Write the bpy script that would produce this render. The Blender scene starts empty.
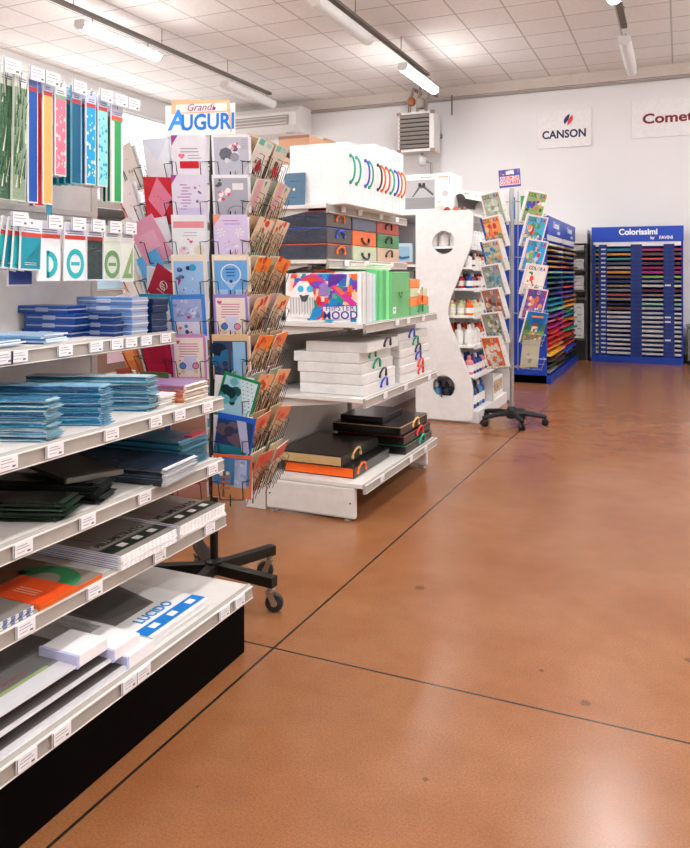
import bpy, bmesh, math, random
from mathutils import Matrix, Vector, Euler
R = math.radians
PI = math.pi
rnd = random.Random(11)
scene = bpy.context.scene
COL = scene.collection
ORD = ['first', 'second', 'third', 'fourth', 'fifth', 'sixth', 'seventh', 'eighth', 'ninth', 'tenth', 'eleventh', 'twelfth',
       'thirteenth', 'fourteenth', 'fifteenth', 'sixteenth', 'seventeenth', 'eighteenth', 'nineteenth', 'twentieth',
       'twenty-first', 'twenty-second', 'twenty-third', 'twenty-fourth']

# ------------------------------------------------------------------ materials
def lin(h):
    o = []
    for i in (0, 2, 4):
        c = int(h[i:i + 2], 16) / 255
        o.append(c / 12.92 if c <= .04045 else ((c + .055) / 1.055) ** 2.4)
    return (*o, 1)

_M = {}
def M(spec):
    """spec = 'hex', 'hex,rough' or 'hex,rough,kind'; kinds: m metal, w wrinkled film, c clear plastic, s satin paint"""
    if spec in _M: return _M[spec]
    p = spec.split(',')
    hx = p[0]; rough = float(p[1]) if len(p) > 1 else .55; kind = p[2] if len(p) > 2 else ''
    m = bpy.data.materials.new('paint_' + spec.replace(',', '_')); m.use_nodes = True
    nt = m.node_tree; N = nt.nodes; L = nt.links
    b = N['Principled BSDF']
    b.inputs['Roughness'].default_value = rough
    b.inputs['Specular IOR Level'].default_value = .35
    tc = N.new('ShaderNodeTexCoord'); nz = N.new('ShaderNodeTexNoise')
    nz.inputs['Scale'].default_value = 23; nz.inputs['Detail'].default_value = 3
    L.new(tc.outputs['Object'], nz.inputs['Vector'])
    mr = N.new('ShaderNodeMapRange'); mr.inputs['To Min'].default_value = .9; mr.inputs['To Max'].default_value = 1.08
    L.new(nz.outputs['Fac'], mr.inputs['Value'])
    mx = N.new('ShaderNodeVectorMath'); mx.operation = 'SCALE'
    mx.inputs[0].default_value = lin(hx)[:3]
    L.new(mr.outputs['Result'], mx.inputs['Scale'])
    L.new(mx.outputs['Vector'], b.inputs['Base Color'])
    if kind == 'd': b.inputs['Specular IOR Level'].default_value = .06
    if kind == 'm': b.inputs['Metallic'].default_value = .9
    if kind == 'c':
        b.inputs['Transmission Weight'].default_value = .55; b.inputs['IOR'].default_value = 1.2
    if kind == 'w':
        n2 = N.new('ShaderNodeTexNoise'); n2.inputs['Scale'].default_value = 30; n2.inputs['Detail'].default_value = 2
        n2.inputs['Distortion'].default_value = 1.5
        mp = N.new('ShaderNodeMapping'); mp.inputs['Scale'].default_value = (1, 2.5, 6)
        L.new(tc.outputs['Object'], mp.inputs['Vector']); L.new(mp.outputs['Vector'], n2.inputs['Vector'])
        bp = N.new('ShaderNodeBump'); bp.inputs['Strength'].default_value = .8; bp.inputs['Distance'].default_value = .01
        L.new(n2.outputs['Fac'], bp.inputs['Height']); L.new(bp.outputs['Normal'], b.inputs['Normal'])
        b.inputs['Specular IOR Level'].default_value = .8
    _M[spec] = m
    return m

# ------------------------------------------------------------------ mesh builder
class MB:
    def __init__(s): s.v = []; s.f = []; s.mi = []; s.mats = []
    def m(s, spec):
        if spec not in s.mats: s.mats.append(spec)
        return s.mats.index(spec)
    def face(s, idx, k): s.f.append(idx); s.mi.append(k)
    def poly(s, pts, spec):
        n = len(s.v); s.v += [tuple(p) for p in pts]; s.face(list(range(n, n + len(pts))), s.m(spec)); return s
    def box(s, x0, x1, y0, y1, z0, z1, spec, front=None, top=None, right=None):
        n = len(s.v); k = s.m(spec)
        s.v += [(x0, y0, z0), (x1, y0, z0), (x1, y1, z0), (x0, y1, z0), (x0, y0, z1), (x1, y0, z1), (x1, y1, z1), (x0, y1, z1)]
        fs = [(0, 3, 2, 1), (4, 5, 6, 7), (0, 1, 5, 4), (1, 2, 6, 5), (2, 3, 7, 6), (3, 0, 4, 7)]
        ks = [k, s.m(top) if top else k, s.m(front) if front else k, s.m(right) if right else k, k, k]
        for f, q in zip(fs, ks): s.face([n + i for i in f], q)
        return s
    def obox(s, mat, sx, sy, sz, spec):
        t = MB().box(-sx / 2, sx / 2, -sy / 2, sy / 2, -sz / 2, sz / 2, spec); return s.add(t, mat)
    def add(s, o, mat=None):
        n = len(s.v)
        s.v += [tuple(mat @ Vector(p)) for p in o.v] if mat else list(o.v)
        for f, k in zip(o.f, o.mi): s.face([n + i for i in f], s.m(o.mats[k]))
        return s
    def tube(s, pts, r, spec, n=6, closed=False, r1=None):
        pts = [Vector(p) for p in pts]; k = s.m(spec); base = len(s.v)
        up = None; N = len(pts)
        for i, p in enumerate(pts):
            if closed: d = pts[(i + 1) % N] - pts[i - 1]
            else: d = (pts[min(i + 1, N - 1)] - pts[max(i - 1, 0)])
            d.normalize()
            if up is None:
                up = Vector((0, 0, 1)) if abs(d.z) < .9 else Vector((1, 0, 0))
            a = up - d * up.dot(d)
            if a.length < 1e-4: a = d.orthogonal()
            a.normalize(); b = d.cross(a); up = a
            rr = r if r1 is None else r + (r1 - r) * i / max(1, N - 1)
            for j in range(n):
                t = 2 * PI * j / n; q = p + (a * math.cos(t) + b * math.sin(t)) * rr; s.v.append(tuple(q))
        for i in range(N if closed else N - 1):
            for j in range(n):
                A = base + i * n + j; B = base + i * n + (j + 1) % n; i2 = (i + 1) % N
                s.face([A, B, base + i2 * n + (j + 1) % n, base + i2 * n + j], k)
        if not closed:
            s.face([base + j for j in range(n)][::-1], k); s.face([base + (N - 1) * n + j for j in range(n)], k)
        return s
    def lathe(s, prof, spec, n=14, o=(0, 0, 0), axis='z'):
        k = s.m(spec); base = len(s.v)
        for r, z in prof:
            for j in range(n):
                t = 2 * PI * j / n; a, b = r * math.cos(t), r * math.sin(t)
                p = (a, b, z) if axis == 'z' else ((z, a, b) if axis == 'x' else (a, z, b))
                s.v.append((p[0] + o[0], p[1] + o[1], p[2] + o[2]))
        for i in range(len(prof) - 1):
            for j in range(n):
                s.face([base + i * n + j, base + i * n + (j + 1) % n, base + (i + 1) * n + (j + 1) % n, base + (i + 1) * n + j], k)
        s.face([base + j for j in range(n)][::-1], k); s.face([base + (len(prof) - 1) * n + j for j in range(n)], k)
        return s
    def prism(s, pts, a, b, spec, plane='xz'):
        """extrude a closed outline; plane xz -> along y from a to b, yz -> along x, xy -> along z"""
        k = s.m(spec); n0 = len(s.v); n = len(pts)
        f = {'xz': lambda u, w, t: (u, t, w), 'yz': lambda u, w, t: (t, u, w), 'xy': lambda u, w, t: (u, w, t)}[plane]
        for t in (a, b):
            for u, w in pts: s.v.append(f(u, w, t))
        s.face([n0 + i for i in range(n)], k); s.face([n0 + n + i for i in range(n)][::-1], k)
        for i in range(n): s.face([n0 + i, n0 + n + i, n0 + n + (i + 1) % n, n0 + (i + 1) % n], k)
        return s
    # flat printing on a face whose front looks to -y; x right, z up
    def pr(s, pts, y, spec): return s.poly([(x, y, z) for x, z in pts], spec)
    def rect(s, x0, x1, z0, z1, y, spec): return s.pr([(x0, z0), (x1, z0), (x1, z1), (x0, z1)], y, spec)
    def disc(s, x, z, r, y, spec, n=14, rz=None):
        rz = rz or r
        return s.pr([(x + r * math.cos(2 * PI * i / n), z + rz * math.sin(2 * PI * i / n)) for i in range(n)], y, spec)
    def ring(s, x, z, r0, r1, y, spec, n=20, a0=0, a1=2 * PI, rz=1):
        for i in range(n):
            t, u = a0 + (a1 - a0) * i / n, a0 + (a1 - a0) * (i + 1) / n
            s.pr([(x + r0 * math.cos(t), z + r0 * math.sin(t) * rz), (x + r1 * math.cos(t), z + r1 * math.sin(t) * rz),
                  (x + r1 * math.cos(u), z + r1 * math.sin(u) * rz), (x + r0 * math.cos(u), z + r0 * math.sin(u) * rz)], y, spec)
        return s
    def heart(s, x, z, r, y, spec):
        return s.pr([(x + r * .0625 * 16 * math.sin(t) ** 3, z + r * .0625 * (13 * math.cos(t) - 5 * math.cos(2 * t) - 2 * math.cos(3 * t) - math.cos(4 * t)))
                     for t in [2 * PI * i / 18 for i in range(18)]][::-1], y, spec)
    def lines(s, x0, x1, z, n, dz, th, y, spec, jag=.3, q=None):
        q = q or rnd
        for i in range(n):
            a = x0 + (x1 - x0) * jag * q.random() * .5; b = x1 - (x1 - x0) * jag * q.random() * .5
            s.rect(a, b, z - i * dz - th, z - i * dz, y, spec)
        return s
    def build(s, name, parent=None, bevel=0, loc=None, rot=None, smooth=False, seg=2):
        me = bpy.data.meshes.new(name)
        me.from_pydata(s.v, [], s.f); me.polygons.foreach_set('material_index', s.mi)
        for sp in s.mats: me.materials.append(M(sp) if isinstance(sp, str) else sp)
        bm = bmesh.new(); bm.from_mesh(me)
        if bevel:
            bmesh.ops.remove_doubles(bm, verts=bm.verts, dist=1e-6)
            es = [e for e in bm.edges if len(e.link_faces) == 2 and e.calc_face_angle(0) > .6]
            bmesh.ops.bevel(bm, geom=es, offset=bevel, segments=seg, affect='EDGES', profile=.5, clamp_overlap=True)
        closed = [f for f in bm.faces if all(len(e.link_faces) == 2 for e in f.edges)]
        if closed: bmesh.ops.recalc_face_normals(bm, faces=closed)
        if smooth:
            for f in bm.faces: f.smooth = True
            for e in bm.edges:
                if len(e.link_faces) == 2 and e.calc_face_angle(0) > .7: e.smooth = False
        bm.to_mesh(me); bm.free()
        return obj(name, me, parent, loc, rot)

def obj(name, me, parent=None, loc=None, rot=None):
    o = bpy.data.objects.new(name, me); COL.objects.link(o)
    if parent: o.parent = parent
    if loc: o.location = loc
    if rot: o.rotation_euler = rot
    return o
def tag(o, label, cat, group=None, kind=None):
    o['label'] = label; o['category'] = cat
    if group: o['group'] = group
    if kind: o['kind'] = kind
    return o
def thing(name, label, cat, loc=(0, 0, 0), rotz=0, group=None):
    o = bpy.data.objects.new(name, None); COL.objects.link(o); o.location = loc; o.rotation_euler = (0, 0, rotz)
    o.empty_display_size = .05
    return tag(o, label, cat, group)
def struct(o): o['kind'] = 'structure'; return o
def dup(root, label, loc, rot=None, group=None):
    r = root.copy(); COL.objects.link(r); r.location = loc
    if rot is not None: r.rotation_euler = rot
    r['label'] = label
    if group: r['group'] = group
    for ch in list(root.children):
        c = ch.copy(); COL.objects.link(c); c.parent = r
        for g in list(ch.children):
            d = g.copy(); COL.objects.link(d); d.parent = c
    return r
def dup_part(o, parent, loc=None, rot=None):
    c = o.copy(); COL.objects.link(c); c.parent = parent
    if loc is not None: c.location = loc
    if rot is not None: c.rotation_euler = rot
    for g in list(o.children):
        d = g.copy(); COL.objects.link(d); d.parent = c
    return c

_T = {}
def text(name, st, size, spec, parent, loc, rot=(PI / 2, 0, 0), off=0, ext=.0006, xs=1.0, shear=0, sp=1.0, align='CENTER'):
    key = (st, size, spec, off, ext, xs, shear, sp, align)
    if key not in _T:
        cu = bpy.data.curves.new('lettering', 'FONT'); cu.body = st; cu.size = size; cu.align_x = align; cu.align_y = 'CENTER'
        cu.offset = off; cu.extrude = ext; cu.shear = shear; cu.space_character = sp; cu.resolution_u = 3
        t = bpy.data.objects.new('lettering_curve', cu); COL.objects.link(t)
        bpy.context.view_layer.update()
        me = bpy.data.meshes.new_from_object(t.evaluated_get(bpy.context.evaluated_depsgraph_get()))
        bpy.data.objects.remove(t)
        if xs != 1: me.transform(Matrix.Diagonal((xs, 1, 1, 1)))
        me.materials.clear(); me.materials.append(M(spec)); _T[key] = me
    return obj(name, _T[key], parent, loc, rot)
RX = (PI / 2, 0, 0)             # reads facing -y
RXX = (PI / 2, 0, PI / 2)       # reads facing +x

# ------------------------------------------------------------------ setting
def node_mat(name):
    m = bpy.data.materials.new(name); m.use_nodes = True
    return m, m.node_tree.nodes, m.node_tree.links, m.node_tree.nodes['Principled BSDF']

def floor_mat():
    m, N, L, b = node_mat('polished_concrete')
    tc = N.new('ShaderNodeTexCoord')
    n1 = N.new('ShaderNodeTexNoise'); n1.inputs['Scale'].default_value = 1.3; n1.inputs['Detail'].default_value = 6; n1.inputs['Roughness'].default_value = .6
    n2 = N.new('ShaderNodeTexNoise'); n2.inputs['Scale'].default_value = 170; n2.inputs['Detail'].default_value = 5
    n3 = N.new('ShaderNodeTexNoise'); n3.inputs['Scale'].default_value = 9; n3.inputs['Detail'].default_value = 5
    for n in (n1, n2, n3): L.new(tc.outputs['Object'], n.inputs['Vector'])
    cr = N.new('ShaderNodeValToRGB'); cr.color_ramp.elements[0].position = .3; cr.color_ramp.elements[1].position = .72
    cr.color_ramp.elements[0].color = lin(FLOOR_A); cr.color_ramp.elements[1].color = lin(FLOOR_B)
    L.new(n1.outputs['Fac'], cr.inputs['Fac'])
    mr = N.new('ShaderNodeMapRange'); mr.inputs['From Min'].default_value = .25; mr.inputs['From Max'].default_value = .75
    mr.inputs['To Min'].default_value = .76; mr.inputs['To Max'].default_value = 1.22
    L.new(n2.outputs['Fac'], mr.inputs['Value'])
    mr3 = N.new('ShaderNodeMapRange'); mr3.inputs['From Min'].default_value = .3; mr3.inputs['From Max'].default_value = .7
    mr3.inputs['To Min'].default_value = .95; mr3.inputs['To Max'].default_value = 1.04
    L.new(n3.outputs['Fac'], mr3.inputs['Value'])
    mm = N.new('ShaderNodeMath'); mm.operation = 'MULTIPLY'; L.new(mr.outputs[0], mm.inputs[0]); L.new(mr3.outputs[0], mm.inputs[1])
    sc = N.new('ShaderNodeVectorMath'); sc.operation = 'SCALE'; L.new(cr.outputs[0], sc.inputs[0]); L.new(mm.outputs[0], sc.inputs['Scale'])
    # saw-cut joints
    sx = N.new('ShaderNodeSeparateXYZ'); L.new(tc.outputs['Object'], sx.inputs[0])
    def math_(op, a, bb=None):
        q = N.new('ShaderNodeMath'); q.operation = op
        for i, z in enumerate((a, bb)):
            if z is None: continue
            if isinstance(z, (int, float)): q.inputs[i].default_value = z
            else: L.new(z, q.inputs[i])
        return q.outputs[0]
    def joint(d, w):
        return math_('LESS_THAN', math_('ABSOLUTE', d), w)
    d1 = math_('SUBTRACT', sx.outputs['X'], math_('ADD', math_('MULTIPLY', sx.outputs['Y'], .0196), -1.386))
    d2 = math_('SUBTRACT', sx.outputs['Y'], 2.387)
    d3 = math_('SUBTRACT', sx.outputs['Y'], 6.25)
    j = math_('MAXIMUM', joint(d1, .005), joint(d2, .0043)); jf = math_('MULTIPLY', joint(d3, .005), .35)
    j = math_('MAXIMUM', j, jf)
    vd = None
    for cx_, cy_, rad in ((-.27, 2.478, .022), (-.43, 2.62, .012), (-.62, 1.93, .012), (.03, 2.9, .02), (-1.02, 3.1, .03), (-1.16, 1.66, .006)):
        dd = math_('SQRT', math_('ADD', math_('POWER', math_('SUBTRACT', sx.outputs['X'], cx_), 2), math_('POWER', math_('SUBTRACT', sx.outputs['Y'], cy_), 2)))
        q_ = math_('LESS_THAN', math_('ADD', dd, math_('MULTIPLY', n2.outputs['Fac'], rad * 1.6)), rad * 1.5)
        vd = q_ if vd is None else math_('MAXIMUM', vd, q_)
    j = math_('MAXIMUM', j, math_('MULTIPLY', vd, .5))
    mx = N.new('ShaderNodeMix'); mx.data_type = 'RGBA'
    L.new(j, mx.inputs['Factor']); L.new(sc.outputs[0], mx.inputs[6]); mx.inputs[7].default_value = lin('2a211c')
    L.new(mx.outputs[2], b.inputs['Base Color'])
    rr = N.new('ShaderNodeMapRange'); rr.inputs['To Min'].default_value = .2; rr.inputs['To Max'].default_value = .29
    L.new(n3.outputs['Fac'], rr.inputs['Value']); L.new(rr.outputs[0], b.inputs['Roughness'])
    b.inputs['Specular IOR Level'].default_value = .45
    bp = N.new('ShaderNodeBump'); bp.inputs['Strength'].default_value = .015; bp.inputs['Distance'].default_value = .002
    L.new(n2.outputs['Fac'], bp.inputs['Height']); L.new(bp.outputs[0], b.inputs['Normal'])
    return m
FLOOR_A, FLOOR_B = '86512d', '956643'

def ceiling_mat():
    m, N, L, b = node_mat('ceiling_tiles')
    tc = N.new('ShaderNodeTexCoord'); mp = N.new('ShaderNodeMapping'); mp.inputs['Location'].default_value = (.1, .05, 0)
    L.new(tc.outputs['Object'], mp.inputs['Vector'])
    br = N.new('ShaderNodeTexBrick'); br.offset = 0; br.squash = 1
    br.inputs['Scale'].default_value = 1; br.inputs['Mortar Size'].default_value = .012; br.inputs['Brick Width'].default_value = .62; br.inputs['Row Height'].default_value = .62
    br.inputs['Mortar Smooth'].default_value = .1
    br.inputs['Color1'].default_value = lin('ece6e1'); br.inputs['Color2'].default_value = lin('e6dfd9'); br.inputs['Mortar'].default_value = lin('c0b7b0')
    L.new(mp.outputs[0], br.inputs['Vector'])
    nz = N.new('ShaderNodeTexNoise'); nz.inputs['Scale'].default_value = 30; nz.inputs['Detail'].default_value = 5; L.new(tc.outputs['Object'], nz.inputs['Vector'])
    mr = N.new('ShaderNodeMapRange'); mr.inputs['To Min'].default_value = .88; mr.inputs['To Max'].default_value = 1.1; L.new(nz.outputs['Fac'], mr.inputs['Value'])
    sc = N.new('ShaderNodeVectorMath'); sc.operation = 'SCALE'; L.new(br.outputs['Color'], sc.inputs[0]); L.new(mr.outputs[0], sc.inputs['Scale'])
    L.new(sc.outputs[0], b.inputs['Base Color']); b.inputs['Roughness'].default_value = .9
    bp = N.new('ShaderNodeBump'); bp.inputs['Strength'].default_value = .5; bp.inputs['Distance'].default_value = .01; bp.invert = True
    L.new(br.outputs['Fac'], bp.inputs['Height']); L.new(bp.outputs[0], b.inputs['Normal'])
    return m
def wall_mat():
    m, N, L, b = node_mat('painted_plaster')
    tc = N.new('ShaderNodeTexCoord')
    nz = N.new('ShaderNodeTexNoise'); nz.inputs['Scale'].default_value = 1.1; nz.inputs['Detail'].default_value = 5; L.new(tc.outputs['Object'], nz.inputs['Vector'])
    cr = N.new('ShaderNodeValToRGB'); cr.color_ramp.elements[0].color = lin('e2e1e0'); cr.color_ramp.elements[1].color = lin('eceaea')
    L.new(nz.outputs['Fac'], cr.inputs['Fac']); L.new(cr.outputs[0], b.inputs['Base Color']); b.inputs['Roughness'].default_value = .8
    n2 = N.new('ShaderNodeTexNoise'); n2.inputs['Scale'].default_value = 60; L.new(tc.outputs['Object'], n2.inputs['Vector'])
    bp = N.new('ShaderNodeBump'); bp.inputs['Strength'].default_value = .15; bp.inputs['Distance'].default_value = .01
    L.new(n2.outputs['Fac'], bp.inputs['Height']); L.new(bp.outputs[0], b.inputs['Normal'])
    return m
def emit_mat(name, col, st):
    m = bpy.data.materials.new(name); m.use_nodes = True; N = m.node_tree.nodes; N.clear()
    e = N.new('ShaderNodeEmission'); e.inputs['Color'].default_value = col; e.inputs['Strength'].default_value = st
    o = N.new('ShaderNodeOutputMaterial'); m.node_tree.links.new(e.outputs[0], o.inputs[0]); return m

X0, X1, Y0, Y1, ZC = -9.0, 4.6, -4.0, 12.85, 4.62
FM, CM, WM = floor_mat(), ceiling_mat(), wall_mat()
LAMP = emit_mat('lamp_glow', (.97, .985, 1, 1), 36.0)
WINGLOW = emit_mat('added_window_glow', (.93, .97, 1, 1), 2.4)  # glowing pane for the added window
struct(MB().box(X0, X1, Y0, Y1, -.1, 0, FM).build('floor'))
struct(MB().box(X0, X1, Y0, Y1, ZC, ZC + .1, CM).build('ceiling'))
struct(MB().box(X0, X1, Y1, Y1 + .2, 0, ZC, WM).build('wall_back'))
struct(MB().box(X0, X1, Y0 - .2, Y0, 0, ZC, WM).build('wall_front'))
struct(MB().box(X1, X1 + .2, Y0, Y1, 0, ZC, WM).build('wall_right'))
# left wall with a strip window added to supply the glow there
WY0, WY1, WZ0, WZ1 = 7.6, 11.9, 2.85, 4.25
w = MB()
w.box(X0 - .2, X0, Y0, WY0, 0, ZC, WM); w.box(X0 - .2, X0, WY1, Y1, 0, ZC, WM)
w.box(X0 - .2, X0, WY0, WY1, 0, WZ0, WM); w.box(X0 - .2, X0, WY0, WY1, WZ1, ZC, WM)
struct(w.build('wall_left'))
fr = MB()
for y in (WY0, WY0 + 1.43, WY0 + 2.87, WY1): fr.box(X0 - .14, X0 - .04, y - .04, y + .04, WZ0, WZ1, 'e8e8e8,.4')
for z in (WZ0, WZ1): fr.box(X0 - .14, X0 - .04, WY0, WY1, z - .04, z + .04, 'e8e8e8,.4')
win = struct(fr.build('added_window_1'))
MB().box(X0 - .1, X0 - .085, WY0, WY1, WZ0, WZ1, WINGLOW).build('pane', win)
# beam under the ceiling along the back wall, with the pipe below it
struct(MB().box(X0, X1, Y1 - .06, Y1, 4.44, ZC, 'c9beb5,.8').build('trim_1'))
struct(MB().tube([(X0, Y1 - .05, 4.4), (X1, Y1 - .05, 4.4)], .022, 'a39a93,.5', n=8).build('trim_2'))
struct(MB().box(-1.2, X1, Y1 - .015, Y1, 0, .1, '6d6f6c,.6').build('baseboard_back'))

# ------------------------------------------------------------------ ceiling lamps and cable trays
def lamp(x, y0, ln, lit, label, z=4.2):
    t = thing('strip_light', label, 'ceiling light', (x, y0 + ln / 2, z), 0, 'fluorescent strip lights')
    h = ln / 2
    hs = MB(); hs.box(-.07, .07, -h, h, .02, .075, 'dcdad6,.45'); hs.build('housing', t, bevel=.008)
    n = 8; prof = [(-.075 * math.cos(PI * i / n), .03 - .075 * math.sin(PI * i / n)) for i in range(n + 1)]
    d = MB(); d.prism(prof, -h + .03, h - .03, LAMP if lit else 'e3e3e1,.25'); d.build('diffuser', t, smooth=True)
    for s in (-1, 1):
        MB().prism(prof, s * (h - .03), s * h, 'd8d6d2,.4').build('end_cap', t, smooth=True)
        MB().tube([(0, s * h * .7, .07), (0, s * h * .7, .165)], .006, '77726c,.5').build('hanger', t)
    return t
ROWS = [(-6.3, [(6.68, 1.45, 1), (9.7, 1.5, 0)]), (-3.5, [(7.1, 1.5, 0), (9.85, 1.5, 1)]), (-.62, [(6.85, 1.5, 1), (9.85, 1.6, 0)])]
LB = {(-6.3, 0): 'lit strip light nearest the hanging ruler display on the left', (-6.3, 1): 'unlit strip light in front of the air conditioner at the left back',
      (-3.5, 0): 'unlit strip light hanging at the top centre before the lit one', (-3.5, 1): 'lit strip light hanging just above the slatted wall heater',
      (-.62, 0): 'lit strip light cut off by the top right edge of the photo', (-.62, 1): 'unlit strip light above the dark red lettered wall sign at right'}
for x, ls in ROWS:
    for i, (y, ln, lit) in enumerate(ls): lamp(x, y, ln, lit, LB[(x, i)])
    t = MB()
    y1 = {-6.3: 11.1, -3.5: 11.0, -.62: 9.85}[x]
    t.box(x - .035, x + .035, -3.6, y1, 4.36, 4.366, '6d645c,.6'); t.box(x - .035, x - .03, -3.6, y1, 4.366, 4.4, '6d645c,.6'); t.box(x + .03, x + .035, -3.6, y1, 4.366, 4.4, '6d645c,.6')
    ct = t.build('cable_tray'); tag(ct, {-6.3: 'long dark cable tray above the left row of strip lights', -3.5: 'long dark cable tray above the middle row of strip lights',
        -.62: 'dark cable tray above the right row of strip lights'}[x], 'cable tray', 'cable trays under the ceiling')
    for k in range(9):
        yy = -3 + k * 1.6
        if yy < y1: MB().tube([(x, yy, 4.366), (x, yy, ZC)], .005, '6b645c,.5').build('hanger', ct)
# lamps added out of view to light the shop, carrying the rows on
for x in (-6.3, -3.5, -.62, 2.2):
    for y in ((-2.4, .7, 3.8) if x < 2 else (-2.4, .7, 3.8, 6.9, 9.9)):
        lamp(x, y, 1.5, 1, 'unseen strip light added to light the near part of the shop floor')
# ------------------------------------------------------------------ things on the back wall
t = thing('wall_sign', 'white board with a blue and red flame logo and dark lettering on back wall', 'sign', (-1.74, Y1 - .012, 3.75), 0, 'brand boards on the back wall')
MB().box(-.43, .43, -.012, .012, -.315, .315, 'ebe8e8,.4').build('board', t, bevel=.004)
text('lettering', 'CANSON', .18, '2b2f55,.5', t, (.0, -.0135, -.1), off=.006, sp=1.02, xs=.92)
lg = MB()
def blade(cx, cz, s, y, spec, flip):
    pts = []
    for i in range(11):
        u = i / 10; pts.append((-.02 + .105 * math.sin(PI * u) * .5 + .07 * u, -.13 + .26 * u))
    for i in range(11):
        u = 1 - i / 10; pts.append((-.02 - .085 * math.sin(PI * u) + .07 * u, -.13 + .26 * u))
    q = -1 if flip else 1
    lg.pr([(cx + q * x * s * .8 + .03 * s * (q * z / .13), cz + q * z * s) for x, z in pts], y, spec)
blade(-.02, .15, .66, -.0135, '22316e,.5', 0); blade(.04, .125, .66, -.0138, 'e2442f,.5', 1)
lg.build('emblem', t, loc=(.06, 0, 0))
t = thing('wall_sign', 'white board with dark red lettering at the right edge of back wall', 'sign', (-.1, Y1 - .012, 3.8), 0, 'brand boards on the back wall')
MB().box(-.6, .6, -.012, .012, -.3, .3, 'ebe8e8,.4').build('board', t, bevel=.004)
text('lettering', 'Comet', .215, '7c2030,.5', t, (-.44, -.0135, -.01), off=.006, xs=1.2, align='LEFT')

# slatted unit heater
t = thing('unit_heater', 'slatted warm air heater with pipes hung high on the back wall', 'heater', (-4.09, 12.18, 3.42)); t.scale = (1.1, 1.1, 1.06)
b = MB(); b.box(-.29, .29, 0, .34, 0, .64, 'd9d5d1,.5'); b.build('casing', t, bevel=.012)
b = MB(); b.box(-.25, .22, -.012, .0, .05, .6, '2c2926,.6'); b.build('grille_recess', t)
for k in range(8):
    MB().obox(Matrix.Translation((-.015, -.03, .085 + k * .068)) @ Matrix.Rotation(R(-40), 4, 'X'), .47, .05, .007, 'a49b94,.4').build('slat', t)
for x in (-.27, .27):
    for z in (.02, .62): MB().box(x - .03, x + .03, -.02, .03, z - .025, z + .025, '8a6f5b,.6').build('corner_clip', t)
MB().box(-.25, .25, .34, .598, .3, .36, '77726d,.5,m').build('wall_bracket', t)
p = MB()
for dx, dz in ((-.15, .42), (-.02, .5), (.12, .36)): p.tube([(dx, .15, .64), (dx, .15, .8), (dx + .05, .2, .64 + dz), (dx + .05, .58, .64 + dz)], .025, '8b7f76,.5', n=8)
p.lathe([(.06, 0), (.075, .03), (.075, .12), (.05, .16)], 'a39a93,.45', o=(.03, .15, .72)); p.lathe([(.05, 0), (.06, .02), (.06, .1), (.04, .13)], 'a0613f,.5', o=(-.12, .15, .78))
p.build('upper_pipework', t, smooth=True)
p = MB(); p.tube([(.05, .17, 0), (.05, .17, -.12), (.2, .17, -.16), (.2, .17, -.4)], .022, '8b857f,.45', n=8); p.lathe([(.05, 0), (.07, .03), (.07, .13), (.05, .16)], 'c9c6c2,.3', o=(.05, .17, -.2)); p.build('lower_pipework', t, smooth=True)
MB().tube([(.42, .55, .99), (.42, .55, .66)], .012, '6b645c,.5').build('sensor_cable', t)

# air conditioner
t = thing('air_conditioner', 'long white air conditioner under the ceiling at the left back', 'air conditioner', (-7.25, 12.4, 3.96))
MB().prism([(.44, .0), (.44, .5), (.0, .5), (-.2, .36), (-.22, .12), (-.05, 0)], -.88, .88, 'e4e0dc,.45', 'yz').build('casing', t, bevel=.02)
v = MB(); v.box(-.72, .72, -.245, -.2, .12, .3, 'a59c94,.5'); v.build('air_slot', t)
for k in range(3): MB().box(-.7, .7, -.265, -.243, .14 + .06 * k, .152 + .06 * k, 'd5cfca,.4').build('louvre', t)
MB().box(.6, .75, -.1, -.03, -.01, .005, 'bdb7b0,.5').build('receiver', t)

# grey cabinet beside the wall rack
t = thing('storage_cabinet', 'low dark grey cabinet at the right of the blue wall rack', 'cabinet', (.55, 12.5, 0))
MB().box(-.44, .6, -.2, .25, .06, .56, '6c6f6a,.5').build('body', t, bevel=.006)
MB().box(-.42, .58, -.16, .25, 0, .06, '303230,.6').build('plinth', t)
MB().box(-.46, .62, -.22, .25, .56, .585, '7f827d,.5').build('top_board', t, bevel=.004)

# ------------------------------------------------------------------ shop shelving, front unit
SH = 'dad6d1,.45'; LIP = 'a39b93,.45'  # rail tone darkened for the weak light on its upright face
G1 = thing('shelving_unit', 'white shop shelving unit with black plinth in the left foreground', 'shelving unit', (0, 0, 0), 0, 'shop shelving units')
YA, YB = .97, 2.32
for k, (z0, z1) in enumerate([(.2, .62), (.624, 1.03), (1.034, 1.44), (1.444, 1.85), (1.854, 2.055)]):
    MB().box(-2.13, -2.1, YA, YB - .03, z0, z1, 'dfdbd7,.5').build('back_panel', G1)
MB().box(-2.17, -2.095, YB - .03, YB + .005, 0, 2.06, 'cdc7c0,.45').build('upright', G1, bevel=.003)
MB().box(-2.17, -2.095, YA - .035, YA, 0, 2.06, 'cdc7c0,.45').build('upright', G1, bevel=.003)
MB().box(-2.12, -1.42, YA, YB, 0, .2, '030202,.7,d').build('plinth', G1, bevel=.003)
TAGM = MB().box(-.002, .002, -.03, .03, -.0165, .0165, 'f0eef0,.35')
for z, a, bq in ((.009, -.02, .012), (.002, -.022, .02), (-.007, -.02, .004)):
    TAGM.poly([(.0024, a, z - .0008), (.0024, bq, z - .0008), (.0024, bq, z + .0008), (.0024, a, z + .0008)], '8c8c98,.6')
TAGM.poly([(.0024, .012, -.012), (.0024, .022, -.012), (.0024, .022, -.007), (.0024, .012, -.007)], '6a6a74,.6')
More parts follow.
